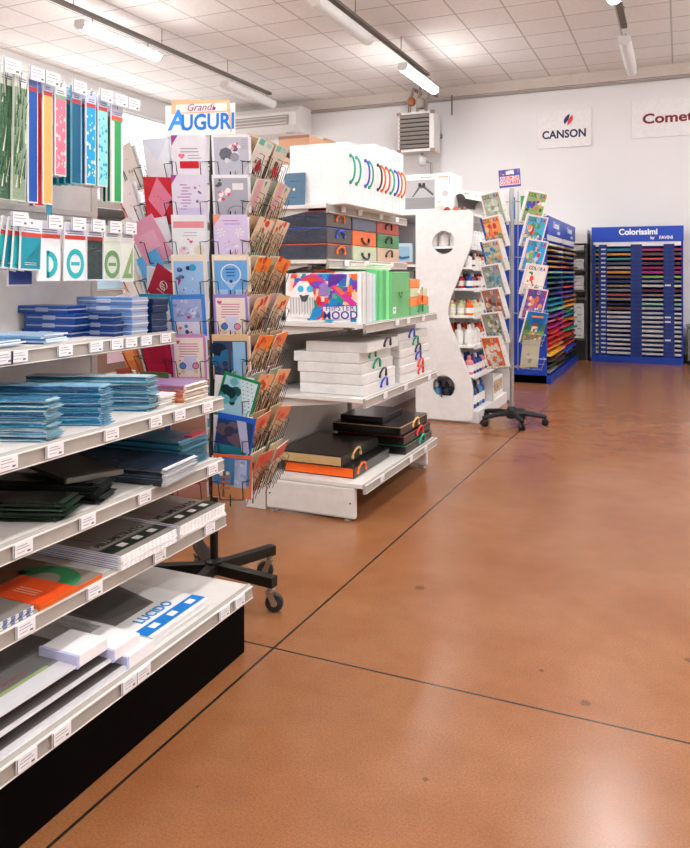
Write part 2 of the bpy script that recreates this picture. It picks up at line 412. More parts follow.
TAGM.poly([(.0024, -.03, -.0165), (.0024, -.0275, -.0165), (.0024, -.0275, .0165), (.0024, -.03, .0165)], '3d4a6b,.5')
TAG0 = [None]
def price_tag(parent, loc, rot=(0, 0, 0)):
    if TAG0[0] is None: TAG0[0] = TAGM.build('price_tag', parent, loc=loc, rot=rot); return TAG0[0]
    return dup_part(TAG0[0], parent, loc, rot)
def shelf(G, x_back, x_front, y0, y1, z, tags, lip=.046, tilt=-.1, tagz=-.018, scale=1):
    s = MB(); s.box(x_back, x_front, y0, y1, z - .022, z, SH); o = s.build('shelf', G, bevel=.0015)
    e = MB(); e.prism([(x_front, z + .004), (x_front + .006, z + .004), (x_front + .014, z - .004), (x_front + .018, z - lip + .004), (x_front + .012, z - lip), (x_front, z - lip)], y0, y1, LIP)
    for q in (-.002, -lip + .006): e.box(x_front + .012, x_front + .0195, y0, y1, z + q - .003, z + q, 'e6e2dd,.35')
    e.build('price_rail', o)
    for y in tags: price_tag(o, (x_front + .0235, y, z + tagz), (0, 0, 0))
    for y in (y0 + .02, y1 - .02):
        MB().prism([(x_back, z - .022), (x_front - .12, z - .022), (x_front - .12, z - .035), (x_back, z - .09)], y - .003, y + .003, 'c4beb7,.4').build('bracket', o)
    return o
shelf(G1, -2.1, -1.735, YA, YB, 1.135, [1.53, 1.582, 1.757, 1.89, 1.989, 2.059, 2.138, 2.25])
shelf(G1, -2.1, -1.525, YA, YB, .905, [1.353, 1.505, 1.722, 1.923, 2.047, 2.208])
shelf(G1, -2.1, -1.525, YA, YB, .682, [1.40, 1.626, 1.87, 2.239])
shelf(G1, -2.1, -1.515, YA, YB, .485, [1.2, 1.399, 1.642, 1.93, 2.206])
shelf(G1, -2.1, -1.405, YA, YB, .243, [1.299, 1.407, 1.655, 1.715, 2.13, 2.225])

# hooks with price tags
HK = [(1.70, 1.985), (1.80, 1.985), (1.862, 1.985), (1.918, 1.985), (1.985, 1.985), (2.055, 1.985), (2.115, 1.985), (2.19, 1.985), (2.262, 1.985)]
HK2 = [(1.73, 1.52), (1.875, 1.52), (1.98, 1.52), (2.075, 1.52), (2.163, 1.52), (2.245, 1.52)]
for i, (y, z) in enumerate(HK + HK2):
    h = MB(); h.tube([(-2.1, y, z - .004), (-1.89, y, z - .004), (-1.875, y, z + .004)], .003, 'd8d8d8,.25,m', n=6)
    h.tube([(-2.1, y, z + .012), (-1.875, y, z + .012)], .002, 'd8d8d8,.25,m', n=6); h.box(-2.1, -2.094, y - .015, y + .015, z - .02, z + .03, 'd8d8d8,.3,m')
    o = h.build('hook', G1)
    if i not in (3, 5):
        g = price_tag(o, (-1.868, y, z), (0, 0, 0)); g.scale = (1, 1.1, 1.3)
for z in (2.035, 1.58):
    MB().box(-2.1, -2.085, 1.0, YB - .03, z - .01, z + .01, 'cfcac4,.4').build('hook_rail', G1)

def pack(w, h, body, head='e9ecf2,.2', band=None, deco=None, side='dfe6ea,.2', frame='eef0f2,.15', th=.006, headh=.045):
    """hang-sell packet, local: hole at origin, hangs down; front -y"""
    m = MB(); m.box(-w / 2, w / 2, -th / 2, th / 2, -h, .012, frame)
    y = -th / 2 - .0005
    m.rect(-w / 2 + .003, w / 2 - .003, -h + .004, -headh, y, body)
    m.rect(-w / 2 + .002, w / 2 - .002, -headh, .008, y, head)
    if band: m.rect(-w / 2 + .002, w / 2 - .002, -headh, -headh + .014, y - .0003, band)
    m.disc(0, 0, .004, y - .0004, '555a60,.6', 8)
    m.lines(-w / 2 + .006, w / 2 - .006, -.016, 2, .007, .003, y - .0004, '6a78a8,.5')
    if deco: deco(m, w, h, y - .0005)
    return m
def ruler_d(col):
    def f(m, w, h, y):
        n = int(h / .012)
        for i in range(4, n): m.rect(w / 2 - .003 - (.012 if i % 5 == 0 else .007), w / 2 - .003, -h + .006 + i * .0115 * .8, -h + .0068 + i * .0115 * .8, y, col)
    return f
def leaf_d(m, w, h, y):
    q = random.Random(3)
    for i in range(46):
        x = (q.random() - .5) * w * .8; z = -.06 - q.random() * (h - .1); l = .03 + q.random() * .08; y -= .00002
        m.pr([(x - .002, z), (x + .003, z), (x + .004 + (q.random() - .5) * .02, z + l)], y, q.choice(['1f4630,.4', 'c5cdb0,.4', '3d6d45,.4', 'dfe3d3,.4', '2a5a3c,.4', '163a28,.4']))
def speck_d(col):
    def f(m, w, h, y):
        q = random.Random(5)
        for i in range(26):
            x = (q.random() - .5) * w * .75; z = -.07 - q.random() * (h - .09); r = .003 + q.random() * .004
            m.pr([(x - r, z), (x, z - r), (x + r, z), (x, z + r * 1.6)], y, col)
    return f
def prot_d(col, line):
    def f(m, w, h, y):
        m.ring(-.008, -h + .055, .026, .045, y, col, 18, -PI / 2, PI / 2); m.rect(-.012, -.002, -h + .01, -h + .1, y, col)
        for k in range(9):
            a = -PI / 2 + PI * (k + .5) / 9
            m.pr([(-.008 + .040 * math.cos(a), -h + .055 + .040 * math.sin(a)), (-.008 + .0445 * math.cos(a), -h + .055 + .0445 * math.sin(a)),
                  (-.008 + .0445 * math.cos(a + .05), -h + .055 + .0445 * math.sin(a + .05))], y - .0003, line)
    return f
def circ_d(col, line):
    def f(m, w, h, y):
        m.ring(0, -h + .058, .026, .041, y, col, 22, rz=1.25); m.rect(-.02, .02, -h + .052, -h + .064, y, col)
        m.lines(-.03, .03, -h + .1, 3, .006, .001, y - .0003, line)
    return f
def tri_d(col, line):
    def f(m, w, h, y):
        a = [(-w * .4, -h + .012), (w * .4, -h + .012), (w * .4, -.06)]
        b2 = [(w * .08, -h + .03), (w * .27, -h + .03), (w * .27, -h + .075)]
        m.pr([a[0], a[1], b2[1], b2[0]], y, col); m.pr([a[1], a[2], b2[2], b2[1]], y, col); m.pr([a[2], a[0], b2[0], b2[2]], y, col)
        m.lines(-w * .3, w * .35, -h + .024, 2, .006, .0015, y - .0003, line)
    return f
GP = 'hanging packets on the shelf hooks'
def hang(m, name, label, cat, y, z, x, tilt=0):
    o = m.build(name, None, loc=(x, y, z), rot=(0, tilt, PI / 2)); return tag(o, label, cat, GP)
zz = 1.977; ND = 'c9d2ea,.2'
for k, (x, c) in enumerate([(-1.89, '8aa382,.3,w'), (-1.935, '3f6b4c,.3,w'), (-1.98, '1f4a35,.3,w')]):
    hang(pack(.055, .4, c, 'e8ece6,.2', None, leaf_d, frame='cfd8cc,.15'), 'ruler_packet', ['pale green leafy film packet, foremost of the green ones hanging at far left', 'mid green leafy film packet, second of the green ones at far left', 'dark green leafy film packet, rearmost of the green ones at far left'][k], 'packet', (1.748, 1.705, 1.668)[k], zz, (-1.885, -1.897, -1.91)[k], R(1.5))
hang(pack(.04, .4, '1450a8,.4', '6f86c4,.25', 'c8404a,.4', ruler_d('0d3c86,.5')), 'ruler_packet', 'long royal blue ruler packet hanging left of the red one', 'packet', 1.80, zz, -1.89)
hang(pack(.04, .4, 'ffb267,.4', 'c9d2ea,.2', 'c8404a,.4', ruler_d('e89448,.5')), 'ruler_packet', 'long pale orange ruler packet hanging in front of the red one', 'packet', 1.862, zz, -1.89)
hang(pack(.042, .405, 'f2323e,.4', '6f86c4,.25', 'c8404a,.4', ruler_d('c31f30,.5')), 'ruler_packet', 'long bright red ruler packet hanging behind the orange one', 'packet', 1.862, zz, -1.928)
hang(pack(.042, .405, 'a0246e,.4', '6f86c4,.25', 'c8404a,.4', ruler_d('7c1a56,.5')), 'ruler_packet', 'long plum ruler packet mostly hidden behind the red one', 'packet', 1.866, zz, -1.955)
hang(pack(.05, .3, 'f27a90,.4', 'dfe6e0,.2', '8fae93,.4', speck_d('fbd3d8,.4')), 'ruler_packet', 'short pink speckled packet hanging between orange and teal rulers', 'packet', 1.918, zz, -1.89)
hang(pack(.05, .3, 'f6b9c2,.4', 'dfe6e0,.2', '8fae93,.4', speck_d('fde6e8,.4')), 'ruler_packet', 'pale pink packet half hidden behind the speckled pink one', 'packet', 1.918, zz, -1.94)
for k, (x, c, l) in enumerate([(-1.886, '0f5f86,.25', 'dark teal glossy packet, foremost of the teal group on top hooks'), (-1.915, '0d7391,.25', 'teal glossy packet, second of the teal group on top hooks'),
                               (-1.945, '118aa0,.25', 'lighter teal glossy packet, third of the teal group on top hooks'), (-1.975, '1796aa,.25', 'bright teal glossy packet, fourth of the teal group on top hooks')]):
    hang(pack(.045, .32, c, 'c9d2ea,.2', 'b83a48,.4', ruler_d('0b4c6a,.4'), frame='5fb4c4,.15'), 'ruler_packet', l, 'packet', 1.985, zz, x)
hang(MB().box(-.012, .012, -.0015, .0015, -.44, .01, '3fa3c4,.2'), 'ruler', 'long thin blue ruler hanging below the other teal packets', 'ruler', 1.985, zz, -2.005)
hang(pack(.048, .315, '16a3dc,.35', 'c9d2ea,.2', 'c8404a,.4', speck_d('cdeefa,.4')), 'ruler_packet', 'sky blue packet with white print hanging right of the teal group', 'packet', 2.055, zz, -1.886)
hang(pack(.048, .315, '8fdce0,.35', 'c9d2ea,.2', 'c8503a,.4', speck_d('1aa6cf,.4')), 'ruler_packet', 'pale aqua packet with blue print hanging right of sky blue one', 'packet', 2.115, zz, -1.886)
hang(pack(.064, .345, '35a35e,.4', 'b9b6c6,.2', 'e0563c,.4', lambda m, w, h, y: (m.rect(-w / 2 + .003, -w / 2 + .016, -h + .004, -.05, y, 'eef2ee,.3'), m.rect(w / 2 - .012, w / 2 - .003, -h + .004, -.05, y, 'eef2ee,.3'))), 'ruler_packet',
     'white edged green packet, rightmost on the top row of hooks', 'packet', 2.19, zz - .02, -1.886)
hang(pack(.05, .345, '1e7a44,.4', 'b9b6c6,.2', 'e0563c,.4'), 'ruler_packet', 'dark green packet half hidden behind the white edged green packet', 'packet', 2.185, zz - .02, -1.935)
for nm, y, z, c, hd, h, w, n in (('speckled pink', 1.918, zz, ['f08aa0,.3', 'f4a8b4,.3'], 'c9d2ea,.2', .3, .05, 2), ('sky blue', 2.055, zz, ['1590c8,.25', '0f7db4,.25', '2aa8d4,.25'], 'c9d2ea,.2', .315, .048, 3),
        ('pale aqua', 2.115, zz, ['5cc4d0,.25', '3fb0c8,.25', '7fd4da,.25'], 'c9d2ea,.2', .315, .048, 3), ('white edged green', 2.19, zz - .02, ['2a8f50,.3', '1f6f40,.3'], 'b9b6c6,.2', .345, .06, 2), ('long royal blue', 1.80, zz, ['1a5ab0,.3', '6f8a5c,.3'], '6f86c4,.25', .4, .04, 2)):
    for k in range(n):
        hang(pack(w, h, c[k], hd, 'b83a48,.4', ruler_d('e6eef0,.4')), 'ruler_packet', f'packet hanging behind the {nm} packet, {ORD[k + 1]} on that top row hook', 'packet', y + .002 * k, z, (-1.908 if nm != 'speckled pink' else -1.91) - .022 * k)
zz = 1.512; TEAL = '27b0b8,.3'
for k in range(9):
    hang(pack(.085, .15, ['1a93a8,.25', '27b0b8,.25', '178399,.25', '35bcc2,.25', '147a92,.25'][k % 5], 'e3e8ee,.2', 'c8483e,.4', tri_d('117a8c,.3', 'd8f0f0,.4')), 'set_square_packet',
         f'teal set square packet fanned out on lower left hook, {ORD[k]} from the front', 'packet', 1.79 - .012 * k, zz, -1.885 - .014 * k, R(2 + 3.2 * k))
hang(pack(.1, .19, '3a4f96,.25', 'c9d2ea,.2', None, ruler_d('aebbe0,.4')), 'set_square_packet', 'blue and violet striped packet below the fanned teal set squares', 'packet', 1.81, zz - .01, -1.955)
hang(pack(.1, .185, 'e4eef0,.25', 'dfe3f0,.2', 'd23a32,.4', prot_d(TEAL, '0f6d78,.4')), 'protractor_packet', 'packet with teal half round protractor, left one of the two red banded', 'packet', 1.872, zz, -1.895)
hang(pack(.1, .185, 'e4eef0,.25', 'dfe3f0,.2', 'd23a32,.4', circ_d(TEAL, '0f6d78,.4')), 'protractor_packet', 'packet with teal full round protractor, right one of the two red banded', 'packet', 1.98, zz, -1.886)
hang(pack(.082, .185, '1d3b36,.2,w', 'dfe3e6,.2', 'a03a38,.4', ruler_d('0f2622,.4')), 'stencil_packet', 'dark green glossy stencil packet hanging beside the teal protractors', 'packet', 2.075, zz, -1.886)
hang(pack(.085, .185, 'd3dccb,.25', 'e6e8e2,.2', None, circ_d('6f9a62,.35', '3f6b40,.4')), 'protractor_packet', 'packet with pale green oval stencil on the lower hooks', 'packet', 2.163, zz, -1.886)
hang(pack(.075, .19, 'dfe3d6,.25', 'e6e8e2,.2', None, tri_d('8fae78,.35', '3f6b40,.4')), 'set_square_packet', 'packet with pale green set square, rightmost on the lower hooks', 'packet', 2.245, zz, -1.886)

# ------------------------------------------------------------------ goods on the front unit
# navy and light blue boxes on the top shelf
def flat_case(w, d, h, body, trim, endc):
    m = MB(); m.box(-w, 0, 0, d, .0, h, body, top=body, right=endc); 
    m2 = MB(); m2.box(-w + .01, .0015, -.0015, d + .0015, h * .42, h * .58, trim)
    return m, m2
cnt = 0
def case_at(x, y, z, w, d, h, body, trim, endc, label, cat, group, rot=0):
    m, m2 = flat_case(w, d, h, body, trim, endc)
    o = m.build('drawing_set_case', None, bevel=.002, loc=(x, y, z), rot=(0, 0, rot)); m2.build('seam_band', o)
    o2 = MB().box(-w * .62, -w * .38, -.003, .001, h * .25, h * .75, trim).build('clasp', o)
    return tag(o, label, cat, group)
zt = 1.1352; hh = .0262
for k in range(4):
    case_at(-1.865 + (-.012, .0, .003, -.03)[k] * 1, 1.955, zt + k * (hh + .0005) + .0, .205, .105, hh, '1b4691,.25', '8f9bb5,.3', '12306a,.25',
            f'navy blue drawing set case, {["lowest", "second from bottom", "third from bottom", "topmost"][k]} in the left navy stack', 'case', 'navy drawing set cases on the top shelf', R(6))
for k in range(3):
    case_at(-1.765 + rnd.uniform(-.008, .006), 2.035, zt + k * (hh + .0005), .16, .05, hh, '163a7c,.25', '7f8aa5,.3', '14305f,.25',
            f'short navy case, {["lowest", "middle one", "topmost"][k]} of three between navy and light blue stacks', 'case', 'navy drawing set cases on the top shelf', R(3))
for k in range(5):
    case_at(-1.742 + rnd.uniform(-.006, .004), 2.105, zt + k * (hh + .0005), .245, .09, hh, '6f94cf,.35', 'c9d3e6,.3', '9da4b3,.35',
            f'light blue drawing set box, {["lowest", "second from bottom", "middle one", "second from top", "topmost"][k]} in its stack of five', 'box', 'light blue boxes on the top shelf', R(2))
for k in range(5):
    case_at(-1.742 + rnd.uniform(-.006, .006), 2.21, zt + k * (hh - .001), .22, .085, hh - .0015, '16305e,.25', '0d2450,.3', '20304f,.25',
            f'navy case at the shelf end, {["lowest", "second from bottom", "middle one", "second from top", "topmost"][k]} behind the light blue boxes', 'case', 'navy drawing set cases on the top shelf', R(-2))
for k in range(5):
    o = MB().box(-.26, 0, 0, .12, 0, .005, ['2f6fa8,.2,w', '8fb8dd,.2,w', '245c96,.2,w', '6aa6d8,.2,w', 'b8d2ea,.2,w'][k], right='dce6f0,.2').build('ruler_bag', None, loc=(-1.765 + rnd.uniform(-.02, .01), 1.74 + rnd.uniform(-.01, .01), zt + k * .0055), rot=(0, 0, R(rnd.uniform(8, 16))))
    tag(o, f'shiny blue plastic bag, {["lowest", "second from bottom", "middle one", "second from top", "topmost"][k]} of the pile left of navy cases', 'plastic bag', 'blue plastic bags on the top shelf')
for k in range(4):
    o = MB().box(-.26, 0, 0, .12, 0, .005, ['2f5f98,.2,w', '3f7ab8,.2,w', '245c96,.2,w', '4a86c0,.2,w'][k], right='dce6f0,.2').build('ruler_bag', None, loc=(-1.765 + rnd.uniform(-.02, .01), 1.545 + rnd.uniform(-.01, .01), zt + k * .0055), rot=(0, 0, R(rnd.uniform(6, 12))))
    tag(o, f'shiny blue plastic bag at far left of top shelf, {["lowest", "second from bottom", "second from top", "topmost"][k]} of its pile', 'plastic bag', 'blue plastic bags on the top shelf')

# film packets: three stacks turned towards the aisle
def film_pack(w, d, h, body, edge, rim):
    """long film-wrapped packet; its near right corner at the origin, runs to -x; crimped film at the right end"""
    m = MB(); n = 12; q = random.Random(rnd.random())
    def layer(z0, z1, spec, inset, end):
        k = m.m(spec); ke = m.m(end); base = len(m.v)
        for i in range(n + 1):
            x = (-w + w * .965 * i / (n - 1)) if i < n else -inset * 2
            s = .0016 * math.sin(i * 1.7 + ph) + q.uniform(-.0006, .0006); jy = q.uniform(-.003, .003) + inset
            t0, t1 = (z0 + s * .5, z1 + s * .5) if i < n else (h * .35, h * .55)
            m.v += [(x, jy, max(0, t0)), (x, d - jy, max(0, t0)), (x, d - jy, t1), (x, jy, t1)]
        for i in range(n):
            for j in range(4): m.face([base + i * 4 + j, base + (i + 1) * 4 + j, base + (i + 1) * 4 + (j + 1) % 4, base + i * 4 + (j + 1) % 4], ke if i == n - 1 else k)
        m.face([base, base + 1, base + 2, base + 3], k); m.face([base + n * 4 + j for j in (3, 2, 1, 0)], ke)
    ph = q.random() * 6
    layer(0, h * .62, body, 0, edge); layer(h * .6, h * .98, rim, .002, edge)  # pale rim colours paint the film's highlights onto this upper layer
    return m
LVL = lambda k, n: 'lowest' if k == 0 else ('topmost' if k == n - 1 else (ORD[k] + ' from the bottom'))
def film_stack(x, y, z, n, w, d, h, cols, edge, rot, where, what, name, group, jx=.012, jr=2.0, sheen_cols=None):
    for k in range(n):
        o = film_pack(w, d, h, rnd.choice(cols), edge, rnd.choice(sheen_cols or cols)).build(name, None, loc=(x + rnd.uniform(-jx, jx * .4), y + rnd.uniform(-jx, jx) * .5, z + k * (h + .0006)), rot=(0, 0, R(rot + rnd.uniform(-jr, jr))))
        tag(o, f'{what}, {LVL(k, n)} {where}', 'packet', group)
GS = 'film packets on the second shelf'
W1 = ['1f6f9c,.18,w', 'a9cfdc,.18,w', '1b88a8,.18,w', '4f9fc0,.18,w', '175b86,.18,w', 'c5dfe6,.18,w']  # pale tones stand in for highlights on the wrinkled film
W2 = ['1272a8,.2,w', '1584b0,.2,w', '0f6298,.2,w', '1a90b8,.2,w', '0d5588,.2,w']
W3 = ['1b7ba0,.2,w', '2a93ae,.2,w', '8fb9cc,.2,w', '155f8c,.2,w', '3aa3ba,.2,w']
film_stack(-1.515, 1.505, .9052, 17, .42, .07, .006, W1, '8fb6c6,.2', 20, 'of the pale streaked stack at far left', 'pale teal film packet', 'film_packet', GS, sheen_cols=['d9e6ea,.2,w', 'b9d2dc,.2,w', '1d6a90,.2,w'])
film_stack(-1.53, 1.73, .9052, 17, .45, .07, .0063, W2, '7fb0cc,.2', 21, 'of the middle deep blue stack', 'deep blue film packet', 'film_packet', GS, .008, sheen_cols=['4fa4cc,.2,w', '0f5f96,.2,w', '86bcd8,.2,w'])
film_stack(-1.555, 1.975, .9052, 17, .42, .07, .006, W3, '8fb8c8,.2', 20, 'of the right teal stack', 'teal film packet', 'film_packet', GS, sheen_cols=['a8c8d6,.2,w', '2a88a8,.2,w', 'd2e2e8,.2,w'])
OR_ = ['d98a5e,.3', 'c9745a,.3', '9a7ba8,.3', 'e2a07c,.3', 'b56a86,.3']
film_stack(-1.565, 2.03, .9052, 4, .3, .1, .008, ['e07a45,.3', 'd8663c,.3', 'e89468,.3'], 'f1ede6,.3', 8, 'of the small pile in front', 'orange note pad', 'note_pad', 'orange and violet pads on the second shelf', .006)
film_stack(-1.545, 2.15, .9052, 7, .34, .15, .0082, OR_, 'f0e0d2,.3', 6, 'of the pile at the shelf end', 'orange and violet note pad', 'note_pad', 'orange and violet pads on the second shelf', .006)
tag(MB().box(-.14, 0, 0, .1, 0, .006, 'f1eef0,.3').build('paper_sheet_block', None, loc=(-1.565, 2.03, .9395), rot=(0, 0, R(8))), 'white paper block lying on the small pile of orange pads', 'paper')

# third shelf
GT = 'pads on the third shelf'
K1 = ['152019,.25', '1f3323,.25', '10170f,.25', '2c4630,.25', '191d1a,.25']
film_stack(-1.508, 1.55, .6822, 9, .44, .1, .0055, K1, '26382a,.3', 20, 'of the front left dark pile', 'black green thin pad', 'drawing_pad', GT, .02, 3)
film_stack(-1.525, 1.71, .6822, 10, .46, .1, .0055, ['131513,.25', '1c1f1d,.25', '0e0f0e,.25', '232a25,.25'], '2c302d,.3', 20, 'of the dark pile under the album', 'black thin pad', 'drawing_pad', GT, .02, 3)
a = thing('album', 'dark olive album lying askew on top of the black pads', 'album', (-1.62, 1.66, .748), R(-8))
a.rotation_euler = (R(-3), R(2), R(-16))
MB().box(-.26, 0, 0, .19, 0, .012, '191c17,.35').build('cover', a, bevel=.002); MB().box(-.002, .012, 0, .19, -.001, .014, '5d5a52,.4').build('spine', a, bevel=.002)
film_stack(-1.468, 1.93, .6822, 9, .4, .2, .0058, ['27364e,.2,w', '1a2538,.2,w', '5d6b80,.2,w', '39414c,.2,w'], 'd9d9de,.25', 6, 'of the white edged pile', 'grey film wrapped pad with white edge', 'drawing_pad', GT, .006, 1)
film_stack(-1.54, 2.12, .6822, 14, .44, .17, .0062, ['123f52,.2,w', '0f2f40,.2,w', '1d6f90,.2,w', '1b2a30,.2,w', '2a86a8,.2,w'], '5f93a8,.2', 4, 'of the tall pile at the shelf end', 'dark teal film packet', 'film_packet', GT, .008, 1.2)
for k in range(3):
    tag(MB().box(-.03, 0, 0, .1, 0, .004, ['c02430,.35', 'd83a44,.35', 'a81c28,.35'][k]).build('card_folder', None, loc=(-1.56, 2.2, .7696 + k * .0045), rot=(0, 0, R(4 + 3 * k))), f'narrow red card folder, {["lowest", "middle", "topmost"][k]} on the tall teal pile', 'folder', 'red folders on the third shelf')

# fourth shelf
def pad(w, d, h, cover, edge, deco=None):
    m = MB(); m.box(-w, 0, 0, d, 0, h, edge, top=cover)
    n = max(2, int(h / .0035))
    o = m
    if deco: deco(m, w, d, h + .0006)
    return m
def top_rect(m, x0, x1, y0, y1, z, spec): m.poly([(x0, y0, z), (x1, y0, z), (x1, y1, z), (x0, y1, z)], spec)
GF = 'graph paper pads on the fourth shelf'
def mill_deco(m, w, d, z):
    top_rect(m, -w, -.03, 0, d, z, '8c857e,.4'); top_rect(m, -.085, -.03, 0, d, z + .0003, '1d2a22,.4')
    for y in (.06, .13, .2): top_rect(m, -.072, -.045, y, y + .03, z + .0006, 'e8e8e4,.4')
    m.poly([(-w + .02, .02, z + .0003), (-.16, .05, z + .0003), (-.15, .058, z + .0003), (-w + .02, .034, z + .0003)], '5e5953,.4')
for (x, y, nm) in ((-1.486, 1.745, 'front'), (-1.49, 2.035, 'rear')):
    for k in range(7):
        top = k == 6
        p = pad(.42, .265, .0058, '8b847d,.4' if top else 'c9c6c0,.4', 'f0efee,.35', mill_deco if top else None)
        for j in range(13): p.box(-.001, .0016, .006 + j * .0198, .016 + j * .0198, .0008, .005, 'ffffff,.25')
        p.box(-.41, -.012, -.0012, .001, .0016, .0034, '8f9ac4,.35')
        o = p.build('graph_paper_pad', None, loc=(x + rnd.uniform(-.003, .003), y + rnd.uniform(-.002, .002), .4852 + k * .0062))
        tag(o, f'white graph paper pad, {LVL(k, 7)} of the {nm} stack on the fourth shelf', 'paper pad', GF)
        if top: text('lettering', 'MILLIMETRATO', .04, '20251f,.5', o, (-.115, .13, .0068), (0, 0, PI / 2), off=.0006, xs=.8)
def folder_deco(m, w, d, z):
    top_rect(m, -.2, 0, 0, .13, z, 'e8501c,.35'); top_rect(m, -w, -.2, 0, d, z, '6e5a48,.4')
    for i in range(14):
        a0, a1 = PI * i / 14, PI * (i + 1) / 14
        m.poly([(-.125 + .05 * math.cos(a0), .13 + .045 * math.sin(a0), z + .0004), (-.125 + .11 * math.cos(a0), .13 + .09 * math.sin(a0), z + .0004),
                (-.125 + .11 * math.cos(a1), .13 + .09 * math.sin(a1), z + .0004), (-.125 + .05 * math.cos(a1), .13 + .045 * math.sin(a1), z + .0004)], '2f7a4a,.4')
    m.poly([(-w + .05, .02, z + .0004), (-.2, .13, z + .0004), (-.2, .16, z + .0004), (-w + .05, .09, z + .0004)], '7d4a2c,.4')
    m.lines(-.12, -.03, 0, 0, 0, 0, 0, 'ffffff,.5')
    for j in range(3): top_rect(m, -.14, -.06, .04 + j * .012, .044 + j * .012, z + .0006, 'f2b79a,.4')
for k in range(3):
    p = pad(.42, .23, .0045, '857a70,.35', ['e8732c,.35', 'e0602c,.35', 'e8732c,.35'][k], folder_deco if k == 2 else None)
    tag(p.build('folder', None, loc=(-1.497 + rnd.uniform(-.004, .004), 1.452, .4852 + k * .005), rot=(0, 0, R(rnd.uniform(-1, 1)))), f'orange folder with green ring print, {["lowest", "middle one", "topmost"][k]} of its pile on fourth shelf', 'folder', 'orange folders on the fourth shelf')
for k in range(4):
    p = pad(.4, .2, .005, '8a847d,.35', 'e9e8ea,.35')
    for j in range(8): p.box(-.001, .0014, .01 + j * .024, .022 + j * .024, .0005, .0045, '5a6c9a,.35')
    tag(p.build('drawing_pad', None, loc=(-1.505, 1.235, .4852 + k * .0055), rot=(0, 0, R(rnd.uniform(-1, 1)))), f'grey pad with blue striped edge, {LVL(k, 4)} of pile left of orange folders', 'paper pad', 'striped edge pads on the fourth shelf')

# bottom deck: tracing paper pads and boards in film
def luc_deco(m, w, d, z):
    top_rect(m, -w, -.0, 0, d, z, 'e9e7e4,.4'); top_rect(m, -.07, -.018, 0, d, z + .0003, '1279cc,.4')
    for y in (.05, .14, .235): top_rect(m, -.058, -.032, y, y + .034, z + .0006, 'f2f4f6,.4')
    m.poly([(-w + .01, .015, z + .0003), (-.15, .015, z + .0003), (-.15, .2, z + .0003), (-w + .01, .28, z + .0003)], '6b6864,.4')
    m.poly([(-w + .03, .03, z + .0005), (-.2, .03, z + .0005), (-.16, .19, z + .0005), (-w + .03, .25, z + .0005)], '54524f,.4')
for k in range(6):
    p = pad(.43, .3, .0045, 'dedcd9,.4', 'ecebea,.35', luc_deco if k == 5 else None)
    o = p.build('tracing_paper_pad', None, loc=(-1.425 + rnd.uniform(-.004, .004), 1.81 + rnd.uniform(-.002, .002), .2432 + k * .0051), rot=(0, 0, R(rnd.uniform(-.6, .6))))
    tag(o, f'tracing paper pad with blue band, {LVL(k, 6)} of its stack on bottom deck', 'paper pad', 'tracing paper pads on the bottom deck')
    if k == 5: text('lettering', 'LUCIDO', .052, '1b86cf,.5', o, (-.103, .14, .0056), (0, 0, PI / 2), off=.0012, xs=.85)
BL = ['grey board pack with white corner block, lowest of three at bottom left', 'grey board pack with white corner block, middle of three at bottom left', 'grey board pack with white corner block, topmost of three at bottom left']
for k, (xf, ye, z) in enumerate([(-1.415, 1.80, .2434), (-1.432, 1.76, .2768), (-1.45, 1.645, .3102)]):
    t = thing('board_pack', BL[k], 'board pack', (xf, ye, z), 0, 'board packs on the bottom deck')
    m = MB(); m.box(-.5, 0, -.62, -.1, .004 if k else 0, .01, 'e2e0e4,.25', top='cfcdd0,.2')
    top_rect(m, -.5, -.06 if k == 2 else -.012, -.62, -.1, .0106, '8b8a88,.25' if k == 2 else '5a5350,.3'); top_rect(m, -.5, -.15, -.42, -.1, .011, '6f6d6b,.25')  # lower tops painted dark for the shade between the stacked boards
    m.poly([(-.072, -.34, .0115), (-.06, -.34, .0115), (-.06, -.15, .0115), (-.072, -.15, .0115)], '93a86a,.4')
    for j in range(6): m.poly([(-.1, -.36 + j * .03, .0115), (-.093, -.36 + j * .03, .0115), (-.093, -.342 + j * .03, .0115), (-.1, -.342 + j * .03, .0115)], 'b0484c,.4')
    for j in range(5): m.poly([(-.14, -.43 + j * .04, .0118), (-.13, -.43 + j * .04, .0118), (-.13, -.4 + j * .04, .0118), (-.14, -.4 + j * .04, .0118)], '4a4a4e,.4')
    m.build('board', t)
    c = MB(); c.box(-.13, .002, -.115, 0, 0, .033, 'f0ecec,.35'); blk = c.build('corner_block', t, bevel=.002)
    c = MB(); c.box(-.131, .003, -.117, -.108, .0, .034, 'c6c9ea,.25'); c.build('tape', blk)
    MB().box(-.5, -.4, -.62, -.5, .0102, .033, 'e4e0e0,.4').build('spacer', t)
